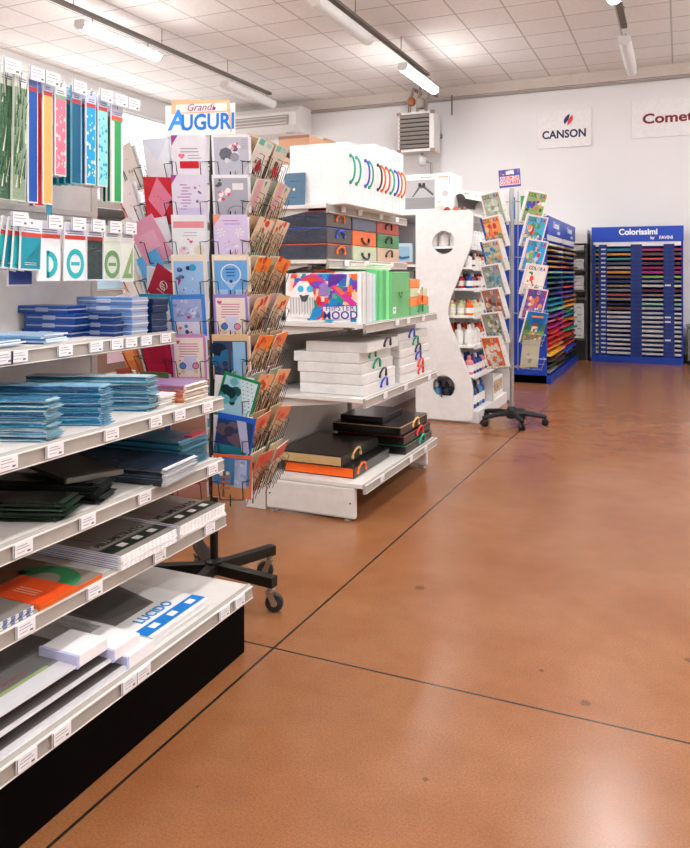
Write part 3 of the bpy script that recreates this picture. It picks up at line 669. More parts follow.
# ------------------------------------------------------------------ greeting card spinner
SX, SY = -1.785, 2.672
SP = thing('card_spinner', 'black wire greeting card spinner on castors with a lettered sign', 'card spinner', (SX, SY, 0))
BK = '17140f,.4'
MB().tube([(0, 0, .13), (0, 0, 2.0)], .018, BK, n=12).build('pole', SP, smooth=True)
MB().lathe([(.04, .1), (.04, .13), (.04, .15), (.02, .16)], BK, n=16).build('hub', SP, smooth=True)
def caster(parent, loc, rot, r=.037, spec='2b2826,.5', metal='a8a39c,.3,m'):
    m = MB(); m.lathe([(.012, -.014), (r - .003, -.013), (r, -.008), (r, .008), (r - .003, .013), (.012, .014)], spec, n=20, o=(.018, 0, r), axis='y')
    m.lathe([(.014, -.016), (.014, .016)], metal, n=12, o=(.018, 0, r), axis='y')
    for s in (-1, 1): m.prism([(-.012, r * 2 + .006), (.014, r * 2 + .006), (.03, r), (.018, r - .014), (.006, r)], s * .019 - .0015, s * .019 + .0015, metal)
    m.box(-.016, .018, -.021, .021, r * 2 + .004, r * 2 + .009, metal); m.lathe([(.012, r * 2 + .008), (.012, r * 2 + .027)], metal, n=10)
    return m.build('castor', parent, loc=loc, rot=rot, smooth=True)
A0 = R(-6)
leg0 = None
for k in range(5):
    a = A0 + k * 2 * PI / 5
    m = MB(); m.box(.01, .31, -.02, .02, .1, .142, BK)
    l = m.build('leg', SP, bevel=.002, rot=(0, 0, a))
    caster(l, (.287, 0, 0), (0, 0, R((25, 140, -60, 80, 200)[k])))
# face frames: phi = facing angle (0 looks to -y, 90 looks to +x), radius of pocket foot, offset along the face
COLS = {'front left': (22, .165, -.06), 'front right': (22, .165, .106), 'left': (2, .165, -.15), 'far left': (-25, .22, -.25),
        'right': (96, .18, -.06), 'far right': (98, .19, .1)}
ROWZ = [1.715 - .1565 * i for i in range(9)]
def pose(phi, r, off, z, tilt, roll=0):
    p = R(phi); n = (math.sin(p), -math.cos(p)); t = (math.cos(p), math.sin(p))
    return (SX + n[0] * r + t[0] * off, SY + n[1] * r + t[1] * off, z), (tilt, roll, p)
PK = MB()
for s in (-1, 1):
    PK.tube([(s * .078, .03, .082), (s * .074, -.022, .082), (s * .048, -.026, .082), (s * .046, -.008, -.006)], .0019, BK, n=5)
PK.tube([(-.046, -.008, -.006), (.046, -.008, -.006)], .0019, BK, n=5)
PK.tube([(-.078, .03, .082), (-.07, .02, -.006), (.07, .02, -.006), (.078, .03, .082)], .0019, BK, n=5)
PK.tube([(-.046, -.008, -.006), (-.046, .02, -.006)], .0019, BK, n=5); PK.tube([(.046, -.008, -.006), (.046, .02, -.006)], .0019, BK, n=5)
pk0 = None
TILT = R(13)
for cn, (phi, r, off) in COLS.items():
    for i, z in enumerate(ROWZ):
        l, ro = pose(phi, r, off, z, TILT)
        l = (l[0] - SX, l[1] - SY, l[2])
        if pk0 is None: pk0 = PK.build('wire_pocket', SP, loc=l, rot=ro)
        else: dup_part(pk0, SP, l, ro)
fr = MB()
for cn, (phi, r, off) in COLS.items():
    for s in (-.078, .078):
        l, ro = pose(phi, r - .035, off + s, 0, 0); x, y = l[0] - SX, l[1] - SY
        fr.tube([(x, y, .43), (x, y, 1.83)], .003, BK, n=6)
for z in (.47, 1.1, 1.8):
    pts = []
    for phi in range(0, 360, 20): p = R(phi); pts.append((.14 * math.sin(p), -.14 * math.cos(p), z))
    fr.tube(pts, .003, BK, n=5, closed=True)
    for phi in (22, 112, 202, 292): p = R(phi); fr.tube([(0, 0, z), (.14 * math.sin(p), -.14 * math.cos(p), z)], .003, BK, n=5)
    for cn, (phi, r, off) in COLS.items():
        for s in (-.078, .078):
            l, ro = pose(phi, r - .035, off + s, z, 0); x, y = l[0] - SX, l[1] - SY
            a = math.atan2(y, x); fr.tube([(.14 * math.cos(a), .14 * math.sin(a), z), (x, y, z)], .0022, BK, n=5)
fr.build('wire_frame', SP)
pw = MB()
for cn in ('right', 'far right'):
    phi, r, off = COLS[cn]
    for z in ROWZ:
        for s in range(4):
            for sx in (-.05 + .012 * s, .03 + .012 * s):
                l, ro = pose(phi, r, off, z, R(20)); mt = Matrix.Translation((l[0] - SX, l[1] - SY, l[2])) @ Euler(ro).to_matrix().to_4x4()
                pw.tube([mt @ Vector(p) for p in ((sx, -.03 - .004 * s, -.02 + .02 * s), (sx, -.03 - .004 * s, .07 + .02 * s), (sx + .006, .0, .075 + .02 * s))], .0016, BK, n=4)
pw.build('side_wires', SP)
# the sign
l, ro = pose(13, .1, -.022, 1.915, 0)
sg = MB().box(-.15, .148, 0, .006, 0, .125, 'f3ece6,.45').build('sign_board', SP, loc=(l[0] - SX, l[1] - SY, l[2]), rot=ro)
m = MB(); m.prism([(-.125, .09), (-.12, .15), (.125, .137), (.14, .02), (.13, .0), (.12, .09)], -.001, .0, 'f3b48c,.45'); m.rect(-.105, .115, .095, .128, -.0015, 'f6e3d6,.45'); m.build('sign_crest', sg)
text('lettering', 'A', .115, '2f8fe0,.4', sg, (-.1, -.0012, .06), off=.0022, shear=.1, xs=.95)
text('lettering', 'UGURI', .09, '1b77cf,.4', sg, (.034, -.0012, .05), off=.0022, xs=.86, sp=1.0)
text('lettering', 'Grandi', .042, '8b5a96,.4', sg, (.0, -.0026, .112), shear=.3)
MB().disc(.062, .106, .007, -.003, '6a3f9a,.4', 6).build('star', sg)

# printed designs for cards: local x right, z up, origin bottom centre, front -y
def card_mb(kind, a='f1eef2', b2='e04a6a', w=.135, h=.17, th=.003, seed=1):
    q = random.Random(seed); m = MB(); A = a + ',.4'; Bc = b2 + ',.4'
    m.box(-w / 2, w / 2, 0, th, 0, h, A); y = -.0004; y2 = -.0008; y3 = -.0012
    X = lambda u: (u - .5) * w
    Z = lambda v: v * h
    def r(u0, u1, v0, v1, sp, yy=y): m.rect(X(u0), X(u1), Z(v0), Z(v1), yy, sp)
    def blobs(n, u0, u1, v0, v1, sps, s=.05, yy=y2):
        for i in range(n): m.disc(X(u0 + (u1 - u0) * q.random()), Z(v0 + (v1 - v0) * q.random()), w * s * (.5 + q.random()), yy - i * .00001, q.choice(sps), 8)
    if kind == 'heart':
        m.pr([(X(0), Z(1)), (X(0), Z(.78)), (X(.2), Z(1))], y, 'a84a9c,.4'); m.heart(X(.28), Z(.56), .013, y, 'f07a9a,.4')
        m.lines(X(.2), X(.8), Z(.72), 2, .012, .003, y, '7a7f9a,.4', q=q); m.lines(X(.42), X(.85), Z(.58), 2, .011, .003, y, '9aa0b8,.4', q=q); m.lines(X(.2), X(.9), Z(.3), 1, .01, .002, y, 'b9b4d8,.4', q=q)
        if b2 != 'none': r(.22, .78, .3, .45, Bc, y3)
    elif kind == 'verse':
        m.pr([(X(0), Z(1)), (X(0), Z(.8)), (X(.18), Z(1))], y, 'a84a9c,.4'); m.lines(X(.15), X(.6), Z(.8), 9, .012, .004, y, 'b77fc0,.4', .8, q=q); blobs(6, .68, .86, .4, .8, ['8a93c0,.4', '6a74a8,.4'], .03)
        r(.1, .9, .05, .3, 'd9cdee,.4')
    elif kind == 'photo':
        r(.06, .97, .06, .95, 'c4c6d2,.4'); blobs(7, .3, .8, .35, .8, ['6d6f7c,.4', '9a9ca8,.4', '4c4e5a,.4', 'e3e4ea,.4'], .13)
        blobs(9, .55, .75, .68, .86, ['e0526a,.4', 'f0a0ac,.4', 'f6e6e8,.4'], .035, y3); m.lines(X(.78), X(.94), Z(.9), 5, .008, .002, y3, '8f94b0,.4', q=q)
    elif kind == 'ringphoto':
        r(.06, .97, .06, .93, 'aeb0bc,.4'); blobs(12, .12, .5, .4, .7, ['e0526a,.4', 'f3d9de,.4', 'd98a98,.4', 'f6eef0,.4'], .06); m.ring(X(.65), Z(.2), .034, .038, y3, '777a86,.4', rz=.7); r(.55, .85, .68, .82, 'e8e6ea,.4', y3)
        blobs(4, .1, .3, .75, .9, ['5a5c66,.4'], .05)
    elif kind == 'band':
        r(.05, .95, .72, .86, Bc); m.lines(X(.3), X(.8), Z(.62), 2, .012, .002, y, '8d93a8,.4', q=q); m.heart(X(.55), Z(.42), .008, y, 'e04a7a,.4'); m.heart(X(.47), Z(.47), .005, y, 'e04a7a,.4')
        m.disc(X(.32), Z(.22), .02, y, 'e6cfd8,.4'); m.disc(X(.78), Z(.23), .022, y, 'e6dcc4,.4'); blobs(6, .2, .5, .12, .3, ['b98fb0,.4', 'f0e6ea,.4'], .03); r(.12, .5, .04, .1, 'f4b9c4,.4')
    elif kind == 'flowers':
        m.pr([(X(0), Z(1)), (X(0), Z(.75)), (X(.25), Z(1))], y, 'f2a08a,.4'); m.lines(X(.25), X(.8), Z(.88), 2, .013, .003, y, 'a07ac0,.4', q=q)
        for u in (.22, .75):
            for i in range(6): a2 = PI * i / 3; m.pr([(X(u), Z(.62)), (X(u) + .018 * math.cos(a2), Z(.62) + .018 * math.sin(a2)), (X(u) + .018 * math.cos(a2 + .4), Z(.62) + .018 * math.sin(a2 + .4))], y, 'f4f0fa,.4')
        blobs(12, .3, .75, .12, .45, ['c8a8dc,.4', 'f6f2fa,.4', 'e08fb4,.4'], .025)
    elif kind == 'bluepanel':
        r(.06, .93, .05, .86, Bc); blobs(10, .15, .6, .45, .75, ['4a6f9f,.4', '2a3f6a,.4', 'c4d2e4,.4', 'e6ecf4,.4'], .06); m.disc(X(.62), Z(.72), .014, y3, '2f9fd0,.4'); blobs(6, .2, .8, .15, .35, ['a8c4e4,.4', 'e04a6a,.4', 'd0dcec,.4'], .035)
        r(.15, .4, .08, .2, '9db8dc,.4', y3)
    elif kind == 'drop':
        r(.05, .95, .05, .88, Bc); m.ring(X(.5), Z(.58), .036, .041, y2, 'e4eef8,.4', 20, rz=1.0); m.pr([(X(.3), Z(.42)), (X(.7), Z(.42)), (X(.5), Z(.22))], y2, 'b4d2f0,.4')
        m.lines(X(.36), X(.64), Z(.7), 3, .013, .006, y3, '1f6fc0,.4', q=q); m.disc(X(.5), Z(.42), .007, y3, '20459a,.4'); r(.1, .4, .1, .24, 'a8cdf2,.4', y2); r(.6, .92, .1, .24, 'a8cdf2,.4', y2); r(.08, .92, .86, .97, 'f3e7d2,.4')
    elif kind == 'floral':
        r(.07, .93, .05, .93, 'f1e6dc,.4'); m.lines(X(.2), X(.8), Z(.8), 6, .0105, .0035, y2, 'c87aa8,.4', q=q); m.heart(X(.18), Z(.83), .01, y2, 'd84a9a,.4')
        blobs(10, .12, .88, .08, .5, ['b06ab0,.4', 'd84a8a,.4', '8f9ad0,.4'], .025); r(.35, .7, .2, .52, 'cfd6f0,.4', y3)
        for u, c in ((.3, '4a86cc,.4'), (.68, 'e08aa8,.4')): m.disc(X(u), Z(.3), .012, y3 - .0003, c); m.disc(X(u), Z(.18), .01, y3 - .0003, 'e0c8a8,.4'); m.ring(X(u), Z(.3), .011, .014, y3 - .0005, '2a2f4a,.4', 12)
    elif kind == 'bluefloral':
        r(.06, .9, .04, .9, '9fb0dc,.4'); blobs(26, .1, .85, .5, .86, ['8a9cd0,.4', 'b9c4e6,.4', '7f8fc8,.4', 'd4daf0,.4'], .06); r(.1, .86, .05, .4, 'd9dcea,.4', y2 - .0004); blobs(8, .2, .8, .1, .36, ['4a86cc,.4', 'e0c8a8,.4', 'c84a8a,.4', '3a3f6a,.4'], .05, y3 - .0004)
        m.heart(X(.5), Z(.5), .008, y3 - .001, 'c8304a,.4')
    elif kind == 'night':
        r(.03, .95, .0, .86, '1b4a78,.3'); blobs(8, .08, .45, .3, .8, ['102a48,.3', '0c1e34,.3', '1f6a98,.3'], .16); r(.56, .9, .05, .84, '8fc0e4,.3', y3); r(.44, .5, .2, .84, '4a3a4c,.3', y3); blobs(5, .1, .5, .12, .35, ['6a4a5c,.3', '3a2f44,.3'], .07, y3)
    elif kind == 'diag':
        r(.07, .93, .05, .94, 'a9d6e6,.3'); blobs(8, .1, .45, .35, .9, ['1f5a5a,.3', '3a8f9a,.3', '12353c,.3', '6ab8c8,.3'], .12)
        m.pr([(X(.45), Z(.94)), (X(.93), Z(.94)), (X(.93), Z(.12)), (X(.8), Z(.1))], y3, 'd4ecf4,.3')
        for d in (0, .12, .24):
            for i in range(9): u = .52 + d + .035 * i; v = .9 - .085 * i; (u < .92) and m.rect(X(u), X(u) + .004, Z(v) - .004, Z(v), y3 - .0004, '3a6f88,.4')
    elif kind == 'beach':
        r(.02, .94, .02, .93, '3f7fb8,.3'); r(.02, .94, .02, .3, 'c88a5a,.3', y2); blobs(6, .15, .4, .5, .85, ['c9d0c4,.3', '8a9a8c,.3', 'e0e4de,.3'], .1, y3); r(.26, .31, .02, .62, '6a5a48,.3', y3 - .0004)
        for v in (.2, .34, .46): r(.2, .45, v, v + .05, 'b86a48,.3', y3 - .0006)
        r(.55, .86, .25, .9, 'a8b8dc,.3', y3); blobs(10, .56, .84, .3, .85, ['8a9ccc,.3', 'c4cee8,.3'], .04, y3 - .0006)
    elif kind == 'sea':
        r(.02, .96, .02, .88, '1f3f78,.3'); blobs(7, .1, .6, .4, .8, ['3a3a5a,.3', '6a5a6a,.3', '2a2a44,.3', '8a8aa0,.3'], .14, y2); r(.02, .96, .1, .3, '1f7f98,.3', y3)
        m.pr([(X(.5), Z(.9)), (X(.75), Z(.9)), (X(.95), Z(.2)), (X(.75), Z(.2))], y3 - .0005, 'b8c0e4,.3')
    elif kind == 'diamond':
        m.pr([(X(.5), Z(1.0)), (X(1.0), Z(.55)), (X(.6), Z(.12)), (X(.12), Z(.5))], y, Bc); blobs(14, .3, .75, .3, .8, ['c8486a,.4', '9a2f4a,.4'], .012)
    elif kind == 'envelope':
        m.pr([(X(0), Z(.98)), (X(1), Z(.98)), (X(.5), Z(.5))], y, Bc)
    elif kind == 'wedge':
        m.pr([(X(.3), Z(.92)), (X(.95), Z(.92)), (X(.95), Z(.05)), (X(.5), Z(.05)), (X(.85), Z(.48))], y, 'e6ecf4,.4'); r(.12, .25, .2, .6, 'c8c05a,.4'); r(.5, .58, .4, .62, 'd0e8f0,.4', y2)
    elif kind == 'emblem':
        m.ring(X(.5), Z(.5), .016, .02, y, 'f2e6e8,.4', 14); m.lines(X(.38), X(.62), Z(.54), 3, .01, .004, y, 'f2e6e8,.4', q=q); m.lines(X(.3), X(.7), Z(.3), 1, .01, .004, y, 'e8b8c0,.4', q=q)
    elif kind == 'kraft':
        r(.0, 1, .66, 1.0, Bc); blobs(5, .12, .7, .72, .95, ['d83a2a,.4', 'c8281c,.4'], .08); 
        for i in range(8): u = .03 + .105 * i; v = .5 + .35 * q.random(); m.pr([(X(u), Z(.04)), (X(u + .05), Z(.04)), (X(u + .1), Z(v)), (X(u + .05), Z(v))], y2 - .0001 * i, q.choice(['6a5444,.4', 'b89a7c,.4', 'd8c0a0,.4', 'a85a40,.4', '8a7464,.4', 'c8b8a4,.4', '4f6f6a,.4', 'c06a3c,.4']))
    elif kind == 'rose':
        blobs(8, .2, .8, .1, .6, ['8a7f70,.4', 'c9c0b4,.4', '5a5048,.4'], .09); blobs(6, .4, .75, .3, .5, ['c81f28,.4', 'e03a3a,.4'], .09, y3); r(.05, .4, .86, .99, '6fc4b4,.4'); r(.55, .9, .88, .97, 'a8dccc,.4')
    elif kind == 'soft':
        r(.1, .5, .25, .98, Bc); m.ring(X(.7), Z(.35), .02, .025, y2, 'a8825a,.4', 14); m.pr([(X(.6), Z(.95)), (X(.8), Z(.95)), (X(.66), Z(.8))], y2, '4fa487,.4'); blobs(8, .1, .5, .05, .3, ['7a7068,.4', 'a89a8c,.4'], .06)
    elif kind == 'tab':
        r(.2, .8, .3, .7, Bc)
    elif kind == 'scallop':
        for i in range(8): m.disc(X((i + .5) / 8), Z(1), w / 15, y, A, 10)
        blobs(10, .1, .9, .1, .8, ['e8c0cc,.4', 'd8a8b8,.4'], .03)
    elif kind == 'spine':
        r(0, .07, 0, 1, Bc); blobs(4, .4, .8, .3, .7, ['8a8a9a,.4', 'b8a8a8,.4'], .04)
    return m
GC = 'greeting cards on the wire spinner'
def card(col, row, kind, a, b2, what, roll=0, w=.135, h=.185, push=.0, dz=0, extra='', copies=2, tilt=None, th=.003):
    phi, r, off = COLS[col]
    z = ROWZ[row] + dz
    tl = TILT if tilt is None else tilt
    l, ro = pose(phi, r + push, off, z, tl, R(roll))
    o = card_mb(kind, a, b2, w, h, th, seed=row * 7 + len(col)).build('greeting_card', None, loc=l, rot=ro)
    tag(o, f'{what}, {ORD[row]} from top, {col} column of spinner{extra}', 'greeting card', GC)
    # envelope kept in the same pocket behind it
    if copies > 1:
        l2, r2 = pose(phi, r + push - .009, off + .003, z - .002, tl, R(roll * .3))
        e = MB().box(-w / 2 - .002, w / 2 + .002, 0, .004, 0, h - .006, 'eef0f6,.45' if kind != 'kraft' else 'cdb595,.45').build('envelope', None, loc=l2, rot=r2)
        tag(e, f'envelope behind the {what.split(" with ")[0].split(" hanging ")[0]}, {ORD[row]} from top, {col} column of spinner', 'envelope', 'envelopes on the wire spinner')
FL, FR, LF, FF, RT, RR_ = 'front left', 'front right', 'left', 'far left', 'right', 'far right'
card(FL, 0, 'heart', 'f0eef6', 'd81f30', 'white heart card with red strip')
card(FL, 1, 'verse', 'e8e2f4', 'none', 'lilac verse card')
card(FL, 2, 'band', 'eef0f4', 'ee9aa4', 'white card with pink band')
card(FL, 3, 'bluepanel', 'efe6d6', '9cc4ec', 'cream rimmed blue card')
card(FL, 4, 'bluefloral', '3f86d8', 'ffffff', 'blue flowered card', -1)
card(FL, 5, 'floral', 'c98fc4', 'ffffff', 'pink rimmed floral card')
card(FL, 6, 'scallop', 'e2b4c0', 'ffffff', 'plain pink scalloped card', 0, h=.165)
card(FL, 7, 'tab', 'b98a78', 'b08070', 'dusky brown card')
card(FL, 8, 'tab', 'c98f80', 'c8303a', 'tan card with red tab')
card(FR, 0, 'photo', 'f3f3f8', 'ffffff', 'grey photo card with roses', 0, w=.15)
card(FR, 1, 'ringphoto', 'f0f0f6', 'ffffff', 'grey ring photo card', 0, w=.145)
card(FR, 2, 'flowers', 'ddd0f0', 'ffffff', 'lilac flower card')
card(FR, 3, 'drop', 'e9dcc4', '6fb0ea', 'blue balloon card with cream rim', 0, w=.145)
card(FR, 4, 'floral', '9a86d0', 'ffffff', 'violet rimmed floral card')
card(FR, 5, 'night', 'd8b890', 'ffffff', 'dark blue night card with tan rim', 0, w=.145)
card(FR, 6, 'diag', '128a52', 'ffffff', 'green rimmed sea card hanging askew', 17, w=.15, push=.012)
card(FR, 7, 'sea', '1f5fd0', 'ffffff', 'blue rimmed coast card hanging askew', 10, w=.15, push=.012)
card(FR, 8, 'beach', 'e06a3c', 'ffffff', 'orange rimmed palm card', 4, w=.155, push=.006)
card(LF, 0, 'envelope', 'f1f3fa', 'e4ebfa', 'white envelope card with blue rim', 0, w=.12)
card(LF, 1, 'diamond', 'd82a38', 'f08aa6', 'red card with pink diamond', 4, w=.135)
card(LF, 2, 'tab', 'eaa2bc', 'f0b4c8', 'plain rose pink card', -24, w=.13)
card(LF, 3, 'emblem', 'b01838', 'ffffff', 'burgundy card with white emblem', 32, w=.13, h=.14, push=.014)
card(LF, 4, 'wedge', '1697b4', 'ffffff', 'teal card with white wedge', 0, w=.14)
card(LF, 5, 'tab', 'd81850', 'c01244', 'crimson card', 0, w=.135)
card(LF, 6, 'tab', '6f8a52', '7a945c', 'olive green card', 0, w=.13)
card(LF, 7, 'tab', '1f5fb4', 'f06a1c', 'blue card with orange tab', 0, w=.13)
card(LF, 8, 'tab', 'b08878', 'a87c6c', 'dusky tan card', 0, w=.13)
l, ro = pose(-12, .183, -.11, ROWZ[3] + .03, TILT, R(-20))
tag(MB().box(-.065, .065, 0, .004, 0, .17, '5ab4ec,.4').build('greeting_card', None, loc=l, rot=ro), 'sky blue card tilted behind the burgundy emblem card on the spinner', 'greeting card', GC)
for i, (k, a, b2, wd) in enumerate([('spine', 'd8cfc4', '1f8a4a', 'beige card with green edge'), ('spine', 'e4dcdc', 'd02a40', 'white card with red edge'), ('spine', 'e8e0dc', 'd8453a', 'cream card with dark red edge'),
        ('spine', 'ece4dc', 'e8783c', 'white card with orange edge'), ('spine', 'e6dcdc', 'd83a40', 'white card with red dotted edge'), ('tab', 'c86a2c', 'd88a4c', 'amber brown card'),
        ('tab', '8a2f2a', 'a04a3a', 'dark maroon card'), ('tab', '4f8a52', '6f9a68', 'mid green card'), ('tab', '3a6f7a', '5a8f9a', 'petrol blue card')]):
    card(FF, i, k, a, b2, wd, -9, w=.14, push=.01, tilt=R(15))
RC = [('rose', 'e6e2da', 'ffffff', 'pale card with red rose'), ('soft', 'dcd2c4', 'd8a8b0', 'beige and pink card'), ('kraft', 'd8c2a4', 'e8d2b8', 'sand card with red print'), ('kraft', 'd8b890', 'f08a2c', 'tan card with orange top'),
      ('kraft', 'd0b490', 'eec08c', 'tan card with peach top'), ('kraft', 'd2ae88', 'f0802a', 'brown card with orange top'), ('kraft', 'd4b08c', 'e8a878', 'brown card with salmon top'), ('kraft', 'cfa480', 'd87a50', 'brown card with rust top'), ('kraft', 'b87a58', 'c8503a', 'brown card with red top')]
for i, (k, a, b2, wd) in enumerate(RC):
    card(RT, i, k, a, b2, wd, (4, -5, 6, 0, -6, 5, 8, -4, 3)[i], w=.14, push=.012, copies=1, tilt=R(23))
    card(RR_, i, k, ['d8cfc0', 'e0cdb0', 'dcc4a0', 'cdb08c'][i % 4], b2, wd.replace('card', 'sheet'), (-3, 6, 2, 8, 4, -3, 6, 9, -4)[i], w=.14, push=.012, copies=1, tilt=R(23))
    for col in (RT, RR_):
        phi, r, off = COLS[col]
        for s in (1, 2):
            l, ro = pose(phi, r - .004 - .012 * s, off - .004 * s, ROWZ[i] + .012 * s, R(23))
            e = MB().box(-.068, .068, 0, .004, 0, .18, ['c8a888,.45', 'b89878,.45', 'dcc8a8,.45', 'a8b0a0,.45', 'd0b0a8,.45'][(i * 2 + s) % 5]).build('envelope', None, loc=l, rot=ro)
            tag(e, f'{["tan", "dull brown"][s - 1]} envelope, {ORD[i]} from top, {col} column of spinner, {["nearer front", "at the rear"][s - 1]}', 'envelope', 'envelopes on the wire spinner')

# ------------------------------------------------------------------ shop shelving, second unit
G2 = thing('shelving_unit', 'white shop shelving unit with drawing cases behind the card spinner', 'shelving unit', (0, 0, 0), 0, 'shop shelving units')
Z0, Z1 = 3.77, 5.08
for z0, z1 in [(.2, .64), (.644, 1.05), (1.054, 1.4), (1.404, 1.72), (1.724, 1.97)]:
    MB().box(-2.25, -2.2, Z0 + .03, Z1 - .03, z0, z1, 'cfc9c2,.5').build('back_panel', G2)
for y in (Z0, Z1 - .06): MB().box(-2.3, -2.17, y, y + .06, 0, 1.97, 'cdc7c0,.45').build('upright', G2, bevel=.004)
for y in (Z0, Z1 - .04):
    f = MB().box(-2.165, -1.612, y, y + .04, .012, .186, 'd3cec8,.45').build('foot', G2, bevel=.012)
    for x in (-2.1, -1.66): MB().lathe([(.02, 0), (.02, .008), (.008, .012)], '8a8680,.4', n=10, o=(x, y + .02, 0)).build('levelling_foot', f)
    for x in (-1.64, -2.14): MB().lathe([(.005, -.002), (.005, .001)], '2a2a2a,.4', n=8, o=(x, y - .0, .1), axis='y').build('screw', f)
MB().box(-2.9, -2.25, Z0, Z1, 1.945, 1.97, SH).build('rear_shelf', G2, bevel=.002)
def shelf2(xf, z, tags): return shelf(G2, -2.2, xf, Z0, Z1, z, tags, lip=.05)
shelf2(-1.565, .208, [4.0, 4.5, 4.8])
shelf2(-1.565, .672, [4.05, 4.4, 4.88])
shelf2(-1.565, 1.078, [4.25, 4.45, 4.75])
shelf2(-1.785, 1.43, [4.0, 4.3, 4.75])
shelf2(-1.785, 1.738, [3.95, 4.2, 4.55, 4.85])

def handle_arc(m, spec, ln, out, up, axis, r=.006, flat=False):
    """arched carrying handle on a +x face; axis 'y' arch spreads along y, 'z' along z"""
    pts = []
    for i in range(13):
        t = PI * i / 12; c, s_ = math.cos(t) * ln / 2, math.sin(t)
        pts.append((.012 * s_, c, up * s_) if axis == 'y' else (out * s_, 0, c))
    m.tube(pts, r, spec, n=8); 
    for e in (pts[0], pts[-1]): m.tube([(e[0] - .004, e[1], e[2]), (e[0] + .008, e[1], e[2])], r * 1.8, spec, n=8)
    return m
def carry_case(label, loc, w, d, h, body, hspec, group, hy=None, top=None, front=None, right=None, axis='y', hl=.115, rot=0, bev=.006, seam=None, hz=None, up=.045):
    """case with its near right bottom corner at loc: runs -w in x, +d in y, h up; handle on the +x face"""
    t = thing('carry_case', label, 'carry case', loc, rot, group)
    MB().box(-w, 0, 0, d, 0, h, body, top=top, front=front, right=right).build('shell', t, bevel=bev)
    if seam:
        s = MB()
        if axis == 'y': s.box(-w - .001, .001, -.0015, d + .001, h - .007, h - .0025, seam)
        else: s.box(-w - .001, .001, d * .48, d * .52, -.0005, h + .001, seam)
        s.build('seam', t)
    MB().box(-w * .56, -w * .44, -.003, .002, h * .3, h * .7, front or body).build('clasp', t, bevel=.001)
    if hspec:
        o = handle_arc(MB(), hspec, hl, .03, up, axis).build('handle', t, smooth=True)
        o.location = (0.001, d / 2 if hy is None else hy, (h * .45 if axis == 'y' else h * .5) if hz is None else hz)
        o['label'] = {'2fa88a': 'green plastic handle', '3f56c8': 'blue plastic handle', 'e8403a': 'red plastic handle', 'f0702c': 'orange plastic handle', '3a3634': 'dark plastic handle', 'e0b878': 'tan plastic handle'}.get(hspec.split(',')[0], 'plastic handle')
    return t
GRN, BLU, RED, ORA, DRK, TAN = '2fa88a,.3', '3f56c8,.3', 'e8403a,.3', 'f0702c,.3', '3a3634,.3', 'e0b878,.3'
# bottom deck: black cases
GB = 'black carry cases on the second unit'
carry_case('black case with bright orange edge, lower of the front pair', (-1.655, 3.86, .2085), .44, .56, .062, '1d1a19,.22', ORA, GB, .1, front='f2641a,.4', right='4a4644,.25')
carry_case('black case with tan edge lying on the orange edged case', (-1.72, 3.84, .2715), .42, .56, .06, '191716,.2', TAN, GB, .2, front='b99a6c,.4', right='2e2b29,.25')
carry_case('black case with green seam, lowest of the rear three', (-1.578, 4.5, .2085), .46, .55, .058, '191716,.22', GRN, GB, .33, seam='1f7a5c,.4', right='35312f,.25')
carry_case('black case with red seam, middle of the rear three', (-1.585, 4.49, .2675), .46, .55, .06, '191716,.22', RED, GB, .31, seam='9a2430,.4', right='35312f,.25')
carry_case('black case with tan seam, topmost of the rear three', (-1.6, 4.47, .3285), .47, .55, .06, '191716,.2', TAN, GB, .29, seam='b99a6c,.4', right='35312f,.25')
t = tag(MB().box(-.3, 0, 0, .4, 0, .035, '231a20,.25').build('document_wallet', None, bevel=.004, loc=(-1.75, 4.55, .3895)), 'dark plum wallet lying on top of the rear black cases', 'wallet')
# lower middle shelf: frosted cases
GW = 'white frosted cases on the middle shelf'
FW = 'dad8d5,.35'
hn = {GRN: 'green', BLU: 'blue', RED: 'red', DRK: 'black', ORA: 'orange', TAN: 'tan'}
for k, (hc, dx, w) in enumerate([(BLU, 0, .4), (DRK, .0, .4), (GRN, -.015, .4), (GRN, -.03, .41), (DRK, .02, .38)]):
    nm = ['lowest', 'second from bottom', 'third from bottom', 'fourth from bottom', 'topmost'][k]
    carry_case(f'white frosted case with {hn[hc]} handle, {nm} in the near stack of five', (-1.59 + dx, 3.85, .6725 + k * .0595), w, .5, .059, FW, hc, GW, (.3, .28, .22, .19, .3)[k], hl=.1, up=.045)
for k, hc in enumerate([RED, RED, BLU, DRK, GRN, BLU]):
    nm = ['lowest', 'second from bottom', 'third from bottom', 'third from top', 'second from top', 'topmost'][k]
    carry_case(f'white frosted case with {hn[hc]} handle, {nm} in the far stack of six', (-1.585 + (.0, .005, -.004, .0, -.006, -.012)[k], 4.42, .6725 + k * .0505), .4, .6, .05, FW, hc, GW, (.4, .38, .36, .34, .31, .25)[k], hl=.1, up=.045)
